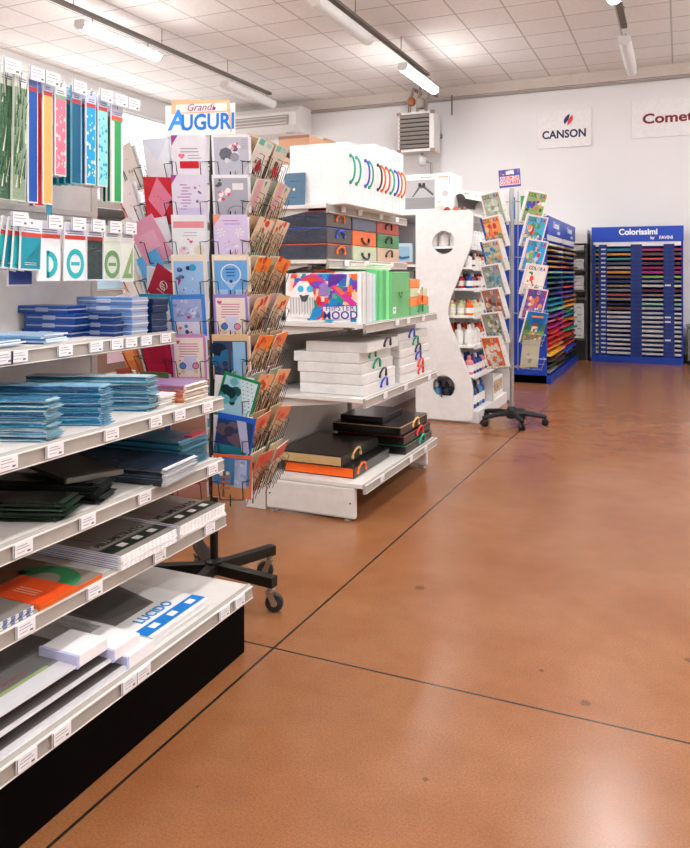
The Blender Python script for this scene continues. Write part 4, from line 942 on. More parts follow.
# dark bottles seen in the gap behind these cases
# upper middle shelf: printed case, clear cases, green folders, coloured boxes
GU = 'drawing cases on the upper middle shelf'
t = thing('drawing_case', 'white drawing case with a colourful printed front on the second unit', 'drawing case', (-1.83, 3.80, 1.0785))
MB().box(-.225, .225, 0, .05, 0, .275, 'eeeceb,.3').build('shell', t, bevel=.004)
p = MB(); q = random.Random(8); y = -.0012
def PP(pts, sp):
    global y
    y -= .00003; p.pr([(-.225 + .45 * u, .275 * v) for u, v in pts], y, sp)
pal = ['1c9a8a,.4', 'd8309a,.4', 'f0702c,.4', '1f8fd0,.4', 'f2b48c,.4', '7a3fb4,.4', '5fb09a,.4', 'e04a3c,.4', 'f4c9b0,.4', '2f6fc0,.4']
for i in range(110):
    u, v = q.random() * .92 + .02, q.random() * .92 + .02; s = .07 + q.random() * .09
    u2 = min(.99, u + s * .8); v2 = min(.99, v + s * 1.6); d = s * .7
    PP([(u, v), (min(.99, u + d), v), (u2, v2), (max(.01, u2 - d), v2)], q.choice(pal))
PP([(.62, .98), (.74, .98), (.86, .98), (.66, .7), (.6, .72), (.6, .86)], '5a2f9c,.4')
PP([(.62, .72), (.7, .78), (.99, .4), (.95, .3)], 'd8309a,.4'); PP([(.66, .74), (.74, .72), (.84, .6), (.78, .56)], 'f06a4c,.4')
for c, r0, sp in (((.38, .72), .26, 'c83a9a,.4'), ((.37, .72), .21, 'e84a2c,.4'), ((.46, .7), .15, '7a3fb4,.4')):
    PP([(c[0] + r0 * math.cos(a) * .78, c[1] + r0 * math.sin(a)) for a in [PI * i / 12 for i in range(13)]], sp)
PP([(.48, .55), (.6, .55), (.6, .78), (.54, .82), (.48, .76)], '9a7fc4,.4')
PP([(.2, .84), (.32, .84), (.4, .6), (.42, .2), (.36, .08), (.1, .1), (.04, .3), (.06, .55), (.12, .7)], 'efeeec,.4')
for i in range(16):
    u = .07 + .022 * i; PP([(u, .15 + .03 * (i % 3)), (u + .006, .15), (u + .012, .5), (u + .004, .52)], q.choice(['3a3a3c,.4', '8a8a8c,.4', '555558,.4']))
PP([(.2, .56), (.34, .56), (.3, .42), (.24, .42)], '48484c,.4'); PP([(.22, .62), (.3, .62), (.28, .54), (.24, .54)], 'f2f0ee,.4')
for u in (.22, .35): PP([(u + .045 * math.cos(a), .68 + .07 * math.sin(a)) for a in [2 * PI * i / 12 for i in range(12)]], '3fb4dc,.3'); 
PP([(.47 + .035 * math.cos(a), .45 + .09 * math.sin(a)) for a in [2 * PI * i / 12 for i in range(12)]], 'd81f28,.4')
PP([(.4, .3), (.5, .34), (.52, .16), (.42, .06), (.34, .06)], '1f8fd0,.4'); PP([(.55, .02), (.66, .02), (.68, .06), (.58, .07)], '1f9fd8,.4')
PP([(.53, .32), (.97, .35), (.985, .1), (.54, .07)], 'f2f0f0,.4')
p.build('printed_front', t)
text('lettering', 'HIPSTER', .044, '5a48a8,.4', t, (.118, -.0070, .083), (PI / 2, R(-2), 0), off=.0002, xs=1.0, sp=1.1)
text('lettering', 'MOOD', .062, '4a3f98,.4', t, (.12, -.0070, .042), (PI / 2, R(-2), 0), off=.001, xs=1.05, sp=1.05)
o = handle_arc(MB(), 'e8502c,.3', .14, .0, .02, 'y', .004).build('handle', t, smooth=True, loc=(0, .025, .272), rot=(0, 0, PI / 2))
for k in range(4):
    carry_case(f'clear frosted upright case, {["first", "second", "third", "fourth"][k]} behind the colourful printed case', (-1.605 + .004 * (k % 2), 3.868 + k * .047, 1.0785), .42, .045, .285 - .004 * k, ['d3d1ce,.3', 'c9c9ca,.3', 'd6d4d2,.3', 'bfd8de,.3'][k], None, GU)
for k in range(4):
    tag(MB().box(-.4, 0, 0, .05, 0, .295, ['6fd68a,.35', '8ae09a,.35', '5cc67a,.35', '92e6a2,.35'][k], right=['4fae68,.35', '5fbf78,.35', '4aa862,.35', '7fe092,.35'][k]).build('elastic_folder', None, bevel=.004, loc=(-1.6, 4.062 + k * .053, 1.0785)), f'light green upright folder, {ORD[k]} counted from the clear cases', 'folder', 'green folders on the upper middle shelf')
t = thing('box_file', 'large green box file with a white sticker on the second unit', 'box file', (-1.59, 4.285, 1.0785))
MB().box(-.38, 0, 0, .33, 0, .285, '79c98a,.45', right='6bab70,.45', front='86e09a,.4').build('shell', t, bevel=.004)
MB().box(-.002, .0018, .02, .07, .03, .07, 'd9e4dc,.4').build('sticker', t); MB().box(-.002, .002, .035, .05, .045, .058, '3a4a4a,.4').build('sticker_mark', t)
MB().box(-.001, .0012, .0, .33, .155, .158, '4f8f58,.4').build('flap_edge', t); handle_arc(MB(), '4f9a60,.35', .05, .01, -.03, 'y', .004).build('loop', t, loc=(0, .15, .155))
for k in range(3):
    tag(MB().box(-.36, 0, 0, .42, 0, .012, ['e8e6da,.35', 'dfe4c8,.35', 'efeee6,.35'][k]).build('document_wallet', None, bevel=.003, loc=(-1.66 + .01 * k, 4.0 + .04 * k, 1.376 + k * .0125), rot=(R(0), 0, R(-2 + 2 * k))), f'pale wallet lying across the green folders, {["lowest", "middle", "topmost"][k]} of three', 'wallet', 'pale wallets on the upper middle shelf')
for k, (c, nm, w2, hcol) in enumerate([('6fae7a,.4', 'green', .4, '3f8a5a,.3'), ('f2843c,.4', 'orange', .39, 'f06a2c,.3'), ('c9cda8,.4', 'pale sage', .36, 'e6e8dc,.3'), ('f28a48,.4', 'short orange', .2, None)]):
    carry_case(f'{nm} box, {["lowest", "second from bottom", "third from bottom", "topmost"][k]} in the stack beside the green box file', (-1.592, 4.635, 1.0785 + k * .0595), .38, w2, .059, c, hcol, 'coloured boxes on the upper middle shelf', .2, hl=.09)
# upper shelf: film covered coloured cases, three columns of three
GK = 'coloured cases on the upper shelf'
CC = [[('56504c,.25', BLU and ORA, 'grey brown', 'e8503a'), ('4a4848,.25', BLU, 'dark grey', '2f4fc0'), ('5e5550,.25', ORA, 'brown grey', 'c83a4a')],
      [('b9bfa0,.3', DRK, 'pale sage', None), ('f0763a,.3', DRK, 'orange', None), ('5a5f78,.2', None, 'slate blue', None)],
      [('c9ac92,.3', DRK, 'tan', None), ('4f8a5c,.3', DRK, 'green', None), ('b0483a,.3', DRK, 'brick red', None)]]
for c, (ya, yb) in enumerate([(3.79, 4.13), (4.15, 4.53), (4.55, 4.96)]):
    for k in range(3):
        body, hc, nm, sm = CC[c][k]
        carry_case(f'{nm} case, {["lowest", "middle", "topmost"][k]} in the {["nearest", "middle", "farthest"][c]} column under the white cases', (-1.785 - .002 * k, ya, 1.4305 + k * .0915), .31, yb - ya, .091, body, hc, GK, None,
                   front='1a2840,.12,w' if c == 0 else None, top='2a3448,.15,w' if c == 0 else None, seam=(sm + ',.4') if sm else None, hl=.11, up=(.035 if c != 1 else -.03))
# top shelf: white upright cases
GT2 = 'white upright cases on the top shelf'
HS = [(3.87, GRN), (3.96, GRN), (4.089, BLU), (4.153, GRN), (4.287, DRK), (4.355, ORA), (4.425, RED), (4.514, GRN), (4.588, BLU), (4.66, ORA), (4.723, ORA)]
hts = [.345, .345, .35, .35, .40, .40, .405, .405, .41, .41, .41]
for k, (yy, hc) in enumerate(HS):
    d = (HS[k + 1][0] - yy if k < len(HS) - 1 else .07) * .94
    y0 = 3.83 if k == 0 else yy - .032
    y1 = (HS[k + 1][0] - .034) if k < len(HS) - 1 else yy + .04
    t = carry_case(f'white upright case with {hn[hc]} handle, {ORD[k]} from the near end of top shelf', (-1.685 - .003 * (k % 2), y0, 1.7385), .36, y1 - y0, hts[k], 'efeeed,.35', hc, GT2, yy - y0, axis='z', hl=.15, hz=.2, bev=.005, seam='e3e1df,.4')
tag(MB().box(-.2, 0, 0, .04, 0, .24, 'efedeb,.35').build('carry_case', None, bevel=.004, loc=(-2.05, 3.835, 1.7385)), 'small white upright case at the left end of the top shelf', 'carry case', GT2)
t = thing('notebook', 'slate blue notebook with white cross leaning on the top shelf cases', 'notebook', (-2.0, 3.795, 1.7395)); t.rotation_euler = (R(-3), 0, 0)
MB().prism([(-.065, .0), (.065, 0), (.065, .185), (-.05, .185), (-.065, .17)], 0, .014, '567690,.45').build('cover', t, bevel=.002)
m = MB(); m.rect(-.008, .008, .086, .094, -.0008, 'f0f0f0,.4'); m.rect(-.004, .004, .082, .098, -.001, 'f0f0f0,.4'); m.build('cross_mark', t)
m = MB(); m.rect(-.04, .02, .042, .045, -.0006, '35495a,.4'); m.rect(-.03, .03, .135, .138, -.0006, '35495a,.4'); m.rect(-.04, -.0385, .045, .135, -.0006, '40566a,.4'); m.rect(.044, .0455, .03, .15, -.0006, '40566a,.4'); m.build('embossed_lines', t)
# cartons standing on the top behind
t = thing('carton', 'brown carton with a printed portrait behind the white upright cases', 'carton', (-2.36, 4.45, 1.9705))
MB().box(-.1, .13, 0, .3, 0, .3, 'b28468,.5').build('shell', t, bevel=.003)
m = MB(); m.rect(-.1, .09, .06, .19, -.0006, '5a4034,.5'); m.disc(-.04, .115, .036, -.0012, 'c99a7c,.5', rz=.048); m.pr([(-.09, .13), (-.07, .18), (-.01, .185), (.01, .12), (-.005, .14), (-.05, .165)], -.0016, '2b1d18,.5'); m.disc(.05, .15, .03, -.0012, 'a8745c,.5')
for x in (-.055, -.028): m.disc(x, .12, .004, -.002, '2b1d18,.5', 8)
m.rect(-.05, -.032, .09, .094, -.002, 'a04a44,.5'); m.pr([(-.043, .117), (-.038, .104), (-.048, .104)], -.002, 'b08468,.5')
m.rect(-.1, .13, .28, .3, -.0006, '8a5c44,.5'); m.build('portrait_print', t)
t = thing('carton', 'narrow white carton standing behind the brown portrait carton', 'carton', (-2.33, 4.8, 1.9705))
MB().box(-.12, .02, 0, .16, 0, .32, 'e4e1de,.5').build('shell', t, bevel=.003); MB().box(.03, .06, 0, .16, 0, .335, 'a5795c,.5').build('side_flap', t)
# ------------------------------------------------------------------ paint display with the cut-out end panel
PD = thing('paint_display', 'white paint display with curved end panel and round cut-outs', 'display stand', (0, 0, 0))
def curve_panel(y0, y1, name):
    xl, xr = -2.235, -1.70
    out = [(xl, .02), (xl, 1.915), (xl + .015, 1.93), (xr - .055, 1.93)]
    for i in range(1, 6): a = PI / 2 - PI / 2 * i / 5; out.append((xr - .055 + .055 * math.cos(a), 1.875 + .055 * math.sin(a)))
    out += [(xr, 1.67), (xr - .008, 1.63), (xr - .03, 1.57), (-1.905, 1.13), (-1.925, 1.06), (-1.93, 1.0), (-1.925, .94), (-1.9, .86), (-1.74, .45), (-1.715, .38), (xr, .3), (xr, .07), (xr - .012, .035), (xr - .05, .02)]
    H = [(-1.972, 1.638, .106), (-1.972, .32, .106)]
    k = 28
    cu = bpy.data.curves.new('panel_outline', 'CURVE'); cu.dimensions = '2D'; cu.fill_mode = 'BOTH'; cu.extrude = abs(y1 - y0) / 2
    for pts in [out] + [[(cx + r * math.cos(2 * PI * i / k), cz + r * math.sin(2 * PI * i / k)) for i in range(k)] for cx, cz, r in H]:
        sp = cu.splines.new('POLY'); sp.points.add(len(pts) - 1); sp.use_cyclic_u = True
        for p, (x, z) in zip(sp.points, pts): p.co = (x, z, 0, 1)
    t = bpy.data.objects.new('panel_outline', cu); COL.objects.link(t); bpy.context.view_layer.update()
    me = bpy.data.meshes.new_from_object(t.evaluated_get(bpy.context.evaluated_depsgraph_get())); bpy.data.objects.remove(t)
    me.transform(Matrix.Translation((0, (y0 + y1) / 2, 0)) @ Matrix.Rotation(PI / 2, 4, 'X'))
    me.materials.clear(); me.materials.append(M('e9e7e5,.4'))
    return obj(name, me, PD)
curve_panel(6.67, 6.70, 'end_panel')
PY0, PY1 = 6.70, 7.95
MB().box(-2.25, -2.235, PY0, PY1, .1, 1.9, 'dcd8d5,.5').build('back_panel', PD)
MB().box(-2.7, -1.78, PY0, PY1, 1.9, 1.925, 'e6e3e1,.4').build('top_board', PD, bevel=.003)
MB().box(-2.7, -2.66, PY0, PY1, 0, 1.9, 'dcd8d5,.5').build('rear_panel', PD)
PSH = [(1.605, -1.73), (1.415, -1.715), (1.22, -1.705), (.972, -1.70), (.70, -1.70), (.43, -1.70)]
for z, xf in PSH:
    s = MB().box(-2.235, xf, PY0, PY1, z - .022, z, 'e9e7e5,.4').build('shelf', PD, bevel=.002)
    MB().box(xf, xf + .008, PY0 + .02, PY1, z - .035, z + .004, 'efedeb,.35').build('front_lip', s)
    MB().box(xf + .008, xf + .01, PY0 + .1, PY0 + .2, z - .03, z + .004, 'f6f6f6,.3').build('price_tag', s)
MB().box(-2.235, -1.66, PY0, PY1, .0, .11, 'e3e0dd,.45').build('plinth', PD, bevel=.004)
MB().box(-2.235, -1.66, 7.31, 7.34, .11, .378, 'e6e3e0,.45').build('divider', PD)
MB().box(-2.235, -1.63, PY1, PY1 + .03, .02, .72, 'e6e3e0,.45').build('side_panel', PD, bevel=.01)
MB().box(-2.235, -1.85, PY1, PY1 + .03, .72, 1.9, 'e6e3e0,.45').build('side_panel', PD, bevel=.01)
# bottles
_B = {}
def bottle(loc, h, r, body, cap, label, band='f2f0ec,.35', shape='round'):
    key = (h, r, body, cap, band)
    if key in _B: o = dup(_B[key], label, loc)
    else:
        o = thing('paint_bottle', label, 'paint bottle', loc, 0, 'paint bottles in the white display')
        MB().lathe([(r * .9, 0), (r, .006), (r, h * .6), (r * .92, h * .68), (r * .45, h * .76), (r * .4, h * .8)], body, n=14).build('body', o, smooth=True)
        MB().lathe([(r * .46, h * .79), (r * .46, h * .93), (r * .3, h * .95), (r * .22, h)], cap, n=12).build('cap', o, smooth=True)
        MB().lathe([(r * 1.01, h * .16), (r * 1.012, h * .5)], band, n=14).build('paper_label', o, smooth=True)
        _B[key] = o
    return o
CL = {'white': 'efede9,.3', 'cream': 'e6e0b8,.3', 'red': 'c02a2c,.3', 'orange': 'e8601c,.3', 'blue': '24509c,.3', 'pink': 'e8909a,.3', 'green': '2f7a4a,.3', 'brown': '6a4030,.3', 'dark': '2a2430,.3', 'pale green': 'cfd8a8,.3', 'violet': '5a3f8a,.3', 'sky blue': '5a9ac8,.3'}
def brow(z, xf, n, y0, dy, h, r, cols, caps, shelfname):
    for i in range(n):
        c = cols[i % len(cols)]; cp = caps[i % len(caps)]
        bottle((xf - r - .018, y0 + dy * i, z + .0005), h, r, CL[c], CL[cp], f'{c} paint bottle with {cp} cap, {ORD[i]} from near end, {shelfname}')
def brows(z, xf, n, y0, dy, h, r, cols, caps, nm, deep=3, nd=4):
    for j in range(deep):
        x = xf - j * (2 * r + .012)
        brow(z, x, n if j == 0 else nd, y0 + .01 * (j % 2), dy, h, r, cols[j:] + cols[:j], caps[j:] + caps[:j], ('' if j == 0 else ['', 'second row, ', 'third row, ', 'fourth row, ', 'fifth row, '][j]) + nm)
brows(1.605, -1.73, 8, 6.77, .125, .16, .045, ['white', 'white', 'white', 'white'], ['white', 'white', 'white', 'white'], 'topmost shelf', 5, 2)
brows(1.415, -1.715, 9, 6.77, .115, .13, .036, ['white', 'brown', 'white', 'cream', 'orange'], ['brown', 'dark', 'white', 'orange', 'brown'], 'second shelf')
brows(1.22, -1.705, 10, 6.77, .1, .135, .034, ['blue', 'red', 'dark', 'pink', 'white', 'green'], ['blue', 'white', 'dark', 'red', 'brown', 'green'], 'third shelf')
brows(.972, -1.70, 10, 6.77, .1, .14, .036, ['orange', 'pale green', 'cream', 'pale green', 'white', 'blue'], ['orange', 'pale green', 'white', 'orange', 'white', 'blue'], 'fourth shelf', 4)
brows(.70, -1.70, 9, 6.78, .118, .19, .043, ['white', 'white', 'white', 'orange', 'red', 'brown'], ['white', 'white', 'red', 'orange', 'red', 'brown'], 'fifth shelf', 4)
brows(.43, -1.70, 10, 6.77, .108, .18, .042, ['pink', 'violet', 'blue', 'blue', 'pink', 'green'], ['pink', 'violet', 'white', 'blue', 'blue', 'green'], 'sixth shelf')
brows(.11, -1.70, 5, 6.78, .105, .24, .046, ['dark', 'blue', 'dark', 'sky blue', 'blue', 'dark', 'brown'], ['red', 'blue', 'dark', 'white', 'blue', 'dark', 'brown'], 'bottom compartment', 5, 2)
# label stickers shown on two white bottles: orange spot
t = thing('carton', 'white carton with printed coloured panel in the lower right of paint display', 'carton', (-1.69, 7.4, .1105))
MB().box(-.42, 0, 0, .48, 0, .2, 'e4e1de,.45').build('shell', t, bevel=.004)
m = MB(); m.poly([(.0012, .03, .05), (.0012, .45, .05), (.0012, .45, .17), (.0012, .03, .17)], 'b8a890,.45'); q = random.Random(4)
for i in range(18):
    yy, z2, s = .05 + q.random() * .36, .06 + q.random() * .08, .015 + q.random() * .012
    m.poly([(.0016 + i * .00005, yy, z2), (.0016 + i * .00005, yy + s, z2), (.0016 + i * .00005, yy + s, z2 + s), (.0016 + i * .00005, yy, z2 + s)], q.choice(['e8601c,.4', '2f5f8a,.4', 'e8b04c,.4', '5a8a5c,.4', '8a3a3a,.4', 'e4e1de,.4']))
m.build('printed_panel', t)
# things on top of the display
t = thing('carton', 'white carton with a grey photo print on top of the paint display', 'carton', (-2.47, 6.95, 1.9255))
MB().box(0, .5, 0, .36, 0, .385, 'eeecea,.45').build('shell', t, bevel=.004)
m = MB(); m.rect(.03, .33, .05, .33, -.0008, 'b4b3b3,.45'); m.rect(.03, .33, .05, .16, -.001, '8f8e8e,.45'); m.prism([(.1, .17), (.17, .27), (.2, .285), (.23, .27), (.32, .19), (.31, .175), (.22, .25), (.18, .25), (.11, .165)], -.0014, -.001, '5e5a58,.45'); m.rect(.165, .195, .265, .3, -.0016, '2e2c2c,.45'); m.rect(.205, .235, .26, .3, -.0016, '3a3838,.45')
m.rect(.19, .22, .35, .358, -.0008, 'e0863c,.45'); m.rect(.225, .3, .35, .358, -.0008, '9a9690,.45'); m.build('photo_print', t)
m = MB(); m.disc(.43, .19, .03, -.0008, 'c4c2c0,.45', 14); m.rect(.36, .46, .345, .355, -.0008, 'e6a27c,.45'); m.rect(.47, .475, .28, .36, -.0008, '8a8784,.45'); m.build('side_print', t)
t = thing('paper_roll', 'curled white poster with orange lettering on top of the paint display', 'poster', (-1.92, 7.05, 1.9255))
pts = []; 
for i in range(22):
    a = -2.0 + i * .15; r_ = .1 - .001 * i; pts.append((r_ * math.sin(a), r_ * math.cos(a) + .11))
m = MB(); n = len(pts); base = 0
for y, s in ((0, 1.0), (.45, .8)):
    for (x, z) in pts: m.v.append((x * s, y, z * s + .0))
for (x, z) in pts: m.v.append((x * .97, .0, z * .97 + .003))
for (x, z) in pts: m.v.append((x * .77, .45, z * .77 + .003))
k0, k1 = m.m('e6e2de,.45'), m.m('6f6a66,.5')
for i in range(n - 1):
    m.face([i, i + 1, n + i + 1, n + i], k0); m.face([2 * n + i, 3 * n + i, 3 * n + i + 1, 2 * n + i + 1], k1); m.face([i, 2 * n + i, 2 * n + i + 1, i + 1], k0)
m.build('curled_sheet', t, smooth=True, rot=(0, 0, R(-28)))
tag(MB().box(-.13, .16, 0, .004, 0, .26, 'dfdbd7,.45').build('poster', None, loc=(-1.9, 7.32, 1.9255), rot=(R(-14), R(8), R(14))), 'pale poster sheet leaning beside the curled one on the display top', 'poster')
text('lettering', 'P', .09, 'e8703c,.45', bpy.data.objects['poster'], (-.06, -.001, .2)); text('lettering', 'E L', .06, 'e8703c,.45', bpy.data.objects['poster'], (.06, -.001, .19))
for i, (x, c, nm) in enumerate([(-1.98, '8f2a22,.4', 'dark red'), (-1.9, 'b8482c,.4', 'rust red'), (-1.83, '6a3a2c,.4', 'brown')]):
    o = MB().lathe([(.02, 0), (.035, .01), (.035, .025), (.012, .05)], c, n=12).build('ornament', None, loc=(x, 6.82 + .01 * i, 1.9255), smooth=True); tag(o, f'small {nm} ornament in the row along the display top edge', 'ornament', 'small ornaments on the paint display')
tag(MB().lathe([(.025, 0), (.04, .02), (.045, .06), (.02, .09), (.03, .11)], 'd9cfc8,.35', n=12).build('ornament', None, loc=(-2.06, 6.85, 1.9255), smooth=True), 'small pale ornament beside the photo carton on the display top', 'ornament', 'small ornaments on the paint display')
# left side of the display seen past the second unit
for z in (1.44, 1.1):
    MB().box(-2.66, -2.25, PY0, PY1, z - .022, z, 'dcd8d5,.45').build('shelf', PD)
tag(MB().box(0, .26, 0, .08, 0, .2, 'b9cdd8,.35').rect(.03, .23, .03, .17, -.001, '8fb2c8,.35').pr([(.03, .15), (.08, .1), (.16, .07), (.23, .08), (.23, .06), (.16, .045), (.07, .075), (.03, .12)], -.0014, '2a5f86,.35').rect(0, .26, 0, .025, -.001, 'b8705c,.35').build('craft_packet', None, loc=(-2.56, 6.76, 1.4405)), 'pale blue packet with dark swoosh left of the curved panel', 'packet')
for k in range(4):
    tag(MB().box(0, .26, 0, .16, 0, .07, ['a8a4a0,.4', '8a8682,.4', 'c4c0bc,.4', '97938f,.4'][k]).build('craft_box', None, bevel=.003, loc=(-2.57 + .01 * (k % 2), 6.8, 1.1005 + k * .0705)), f'grey box, {["lowest", "second from bottom", "third from bottom", "topmost"][k]} of the stack left of the curved panel', 'box', 'grey boxes on the paint display')

# ------------------------------------------------------------------ colouring book spinner
BX, BY = -1.38, 6.82
BS = thing('book_spinner', 'grey wire colouring book spinner on a black castor base', 'book spinner', (BX, BY, 0))
MB().tube([(0, 0, .07), (0, 0, 2.12)], .02, 'b5b6ba,.35,m', n=12).build('pole', BS, smooth=True)
MB().lathe([(.03, .05), (.05, .06), (.05, .13), (.028, .16)], '17161a,.4', n=16).build('hub', BS, smooth=True)
for k in range(5):
    a = R(-62 + 72 * k)
    m = MB(); m.tube([(.03, 0, .1), (.15, 0, .098), (.27, 0, .082), (.3, 0, .075)], .026, '17161a,.4', n=8, r1=.018)
    l = m.build('leg', BS, smooth=True, rot=(0, 0, a))
    c = MB()
    for s in (-1, 1): c.lathe([(.02, s * .006), (.03, s * .008), (.03, s * .024), (.018, s * .028)], '17161a,.4', n=14, o=(.29, 0, .0305), axis='y')
    c.lathe([(.008, .03), (.01, .07)], '17161a,.4', n=8, o=(.29, 0, 0)); c.build('castor', l, smooth=True)
sg = MB().box(-.095, .095, 0, .006, 0, .16, '4a4f9a,.4').build('sign_board', BS, loc=(-.01, -.02, 2.13), rot=(0, R(-4), R(6)))
m = MB(); m.rect(-.03, .04, .115, .15, -.0006, 'eeeaf0,.4'); m.rect(-.09, .09, .02, .06, -.0006, 'e9e2ee,.4'); m.rect(-.085, .085, .064, .1, -.0006, 'd8d4ea,.4')
q = random.Random(2)
for i in range(12): m.disc(-.085 + .17 * q.random(), .11 + .04 * q.random(), .006, -.0009, q.choice(['e8703c,.4', '7f86c8,.4', 'c9c4d8,.4']), 8)
m.build('sign_panels', sg)
text('lettering', 'ALBUM DA', .04, 'f06a30,.4', sg, (0, -.0015, .082), off=.0015, xs=.85); text('lettering', 'COLORARE', .042, 'f04a30,.4', sg, (0, -.0015, .04), off=.0018, xs=.78)
WG = 'a9a9ad,.3,m'
BCOL = {'left': (-26, .17, -.03), 'right': (44, .16, .09)}
BRZ = [1.80 - .213 * i for i in range(7)]
def bpose(phi, r, off, z, tilt, roll=0):
    p = R(phi); return (BX + math.sin(p) * r + math.cos(p) * off, BY - math.cos(p) * r + math.sin(p) * off, z), (tilt, roll, p)
bt = MB()
bt.tube([(-.115, .02, .1), (-.112, -.035, .1), (.112, -.035, .1), (.115, .02, .1)], .002, WG, n=5)
for x in (-.1, -.035, .035, .1): bt.tube([(x, -.034, .1), (x, -.02, -.006), (x, .02, -.006)], .002, WG, n=5)
bt.tube([(-.112, -.02, -.006), (.112, -.02, -.006)], .002, WG, n=5); bt.tube([(-.112, -.03, .05), (.112, -.03, .05)], .002, WG, n=5)
BROLL = {'left': R(-7), 'right': R(7)}
b0 = None; fr = MB()
for cn, (phi, r, off) in BCOL.items():
    for i, z in enumerate(BRZ):
        l, ro = bpose(phi, r, off, z, R(15), BROLL[cn]); l = (l[0] - BX, l[1] - BY, l[2])
        if b0 is None: b0 = bt.build('wire_basket', BS, loc=l, rot=ro)
        else: dup_part(b0, BS, l, ro)
    for s in (-.1, .1):
        l, ro = bpose(phi, r - .045, off + s, 0, 0); x, y = l[0] - BX, l[1] - BY
        fr.tube([(x, y, .5), (x, y, 2.08)], .004, WG, n=6)
        for z in (.52, 1.0, 1.5, 2.0): fr.tube([(0, 0, z), (x, y, z)], .004, WG, n=6)
for k in range(14):
    a = 2 * PI * k / 14; fr.tube([(.02, 0, .52), (.14 * math.cos(a), .14 * math.sin(a), .52)], .0025, WG, n=5)
fr.build('wire_frame', BS)
COLR = ['c8303c,.4', '2f8a5c,.4', '3a5a4c,.4', 'e0b08c,.4', '2f7fd0,.4', 'c8303c,.4']
def book(col, i, bg, pal_, what, rim='f2f0ee', title=True, seed=0, n=26, stripe=None, roll=0, w=.218, h=.285):
    phi, r, off = BCOL[col]
    for s in (2, 1, 0):
        l, ro = bpose(phi, r - .0045 - .014 * s, off + .004 * s, BRZ[i], R(15), BROLL[col])
        t = thing('colouring_book', '', 'book', l, 0, 'colouring books on the spinner'); t.rotation_euler = ro
        MB().box(-w / 2, w / 2, 0, .009, 0, h, 'eceae6,.45', front=rim + ',.3').build('pages', t)
        if s:
            t['label'] = f'{["", "first", "rearmost"][s]} copy behind the {what}, {ORD[i]} row, {col} side of spinner'; continue
        t['label'] = f'{what}, {ORD[i]} row of the {col} side of spinner'
        m = MB(); q = random.Random(seed + i * 3); y = -.0005
        m.rect(-w / 2 + .014, w / 2 - .014, .012, h - .012 if title else h - .002, y, bg)
        if not title: m.rect(-w / 2 + .002, w / 2 - .002, .002, h - .002, y, bg)
        for j in range(n):
            x, z, s2 = (q.random() - .5) * (w - .06), .03 + q.random() * (h - .11), .009 + q.random() * .015
            m.disc(x, z, s2, y - .0002 - j * .00002, q.choice(pal_), q.choice([5, 7, 9, 12]), rz=s2 * (.7 + q.random() * .8))
        if stripe: m.rect(-w / 2, -w / 2 + .025, 0, h, y - .0001, stripe)
        m.build('cover_print', t)
        if title:
            for j, ch in enumerate('COLORA'):
                text('lettering', ch, .046, COLR[j], t, (-.073 + .029 * j, -.0016, h - .04), off=.0016, xs=.85)
        elif title is False: pass
BR_ = 'colouring book'
book('left', 0, 'a9b39a,.4', ['c4c8b8,.4', 'e0ddd4,.4', '8a9a7c,.4', 'd8d4cc,.4'], 'pale green colouring book', n=16)
book('left', 1, 'f0a060,.4', ['f07a2c,.4', 'f4c090,.4', '5aa0a8,.4', '6a8a4c,.4', 'c8403a,.4'], 'orange colouring book with blue spine', stripe='1f4f9c,.4')
book('left', 2, 'c4c0a4,.4', ['a8a488,.4', 'e08a4c,.4', '8aa07c,.4', '3a8ab0,.4'], 'sage colouring book with blue spine', stripe='1f4f9c,.4')
book('left', 3, '8fa09c,.4', ['5a7a6c,.4', 'c89a6c,.4', '3a4a44,.4', 'c4c8c0,.4', '4a8ab0,.4'], 'grey green colouring book')
book('left', 4, 'b07a68,.4', ['8a3a34,.4', 'd8a088,.4', '5a4a44,.4', 'e0ccb8,.4', '6a8a90,.4'], 'russet colouring book')
book('left', 5, '9aa090,.4', ['5a6a5c,.4', 'c4b8a0,.4', '3a5a8a,.4', 'd8d8cc,.4', '8a7a5c,.4'], 'olive grey colouring book')
book('left', 6, 'e0702c,.4', ['e8e2da,.4', 'f0ece6,.4', 'e0dcd4,.4'], 'orange bordered pale colouring book', n=30)
book('right', 0, '8fb474,.4', ['7a3a9c,.4', '2f5fd0,.4', 'e8a080,.4', 'f0eeea,.4', 'e0703c,.4', '4a5a3c,.4'], 'green and violet colouring book')
book('right', 1, '4ab0d8,.4', ['d83a34,.4', 'e8906c,.4', 'f0d8c0,.4', '2f6a9a,.4', '5a9a5c,.4'], 'turquoise and red colouring book', rim='f0dad4')
book('right', 2, '35a6dc,.4', ['e03a4c,.4', '7ac06c,.4', 'bfe0f0,.4', 'f0b08c,.4', '2a86c0,.4'], 'bright blue colouring book', rim='f0dcd8')
book('right', 3, 'f0eeea,.4', ['e8502c,.4', 'f0f0ee,.4', 'e03a3a,.4', '4a8a4c,.4', 'f4e8e0,.4'], 'white and orange colouring book', rim='f0dcd8')
book('right', 4, '6a4aa8,.4', ['e8a05c,.4', 'f0dcc0,.4', 'c85a8a,.4', '8a6ac8,.4', 'e0703c,.4'], 'violet colouring book', rim='eedad8')
book('right', 5, '2f8fdc,.35', ['5a9a4c,.4', '3f7a3c,.4'], 'large blue and green picture book', rim='2f8fdc', title=False, n=0, w=.215, h=.292)
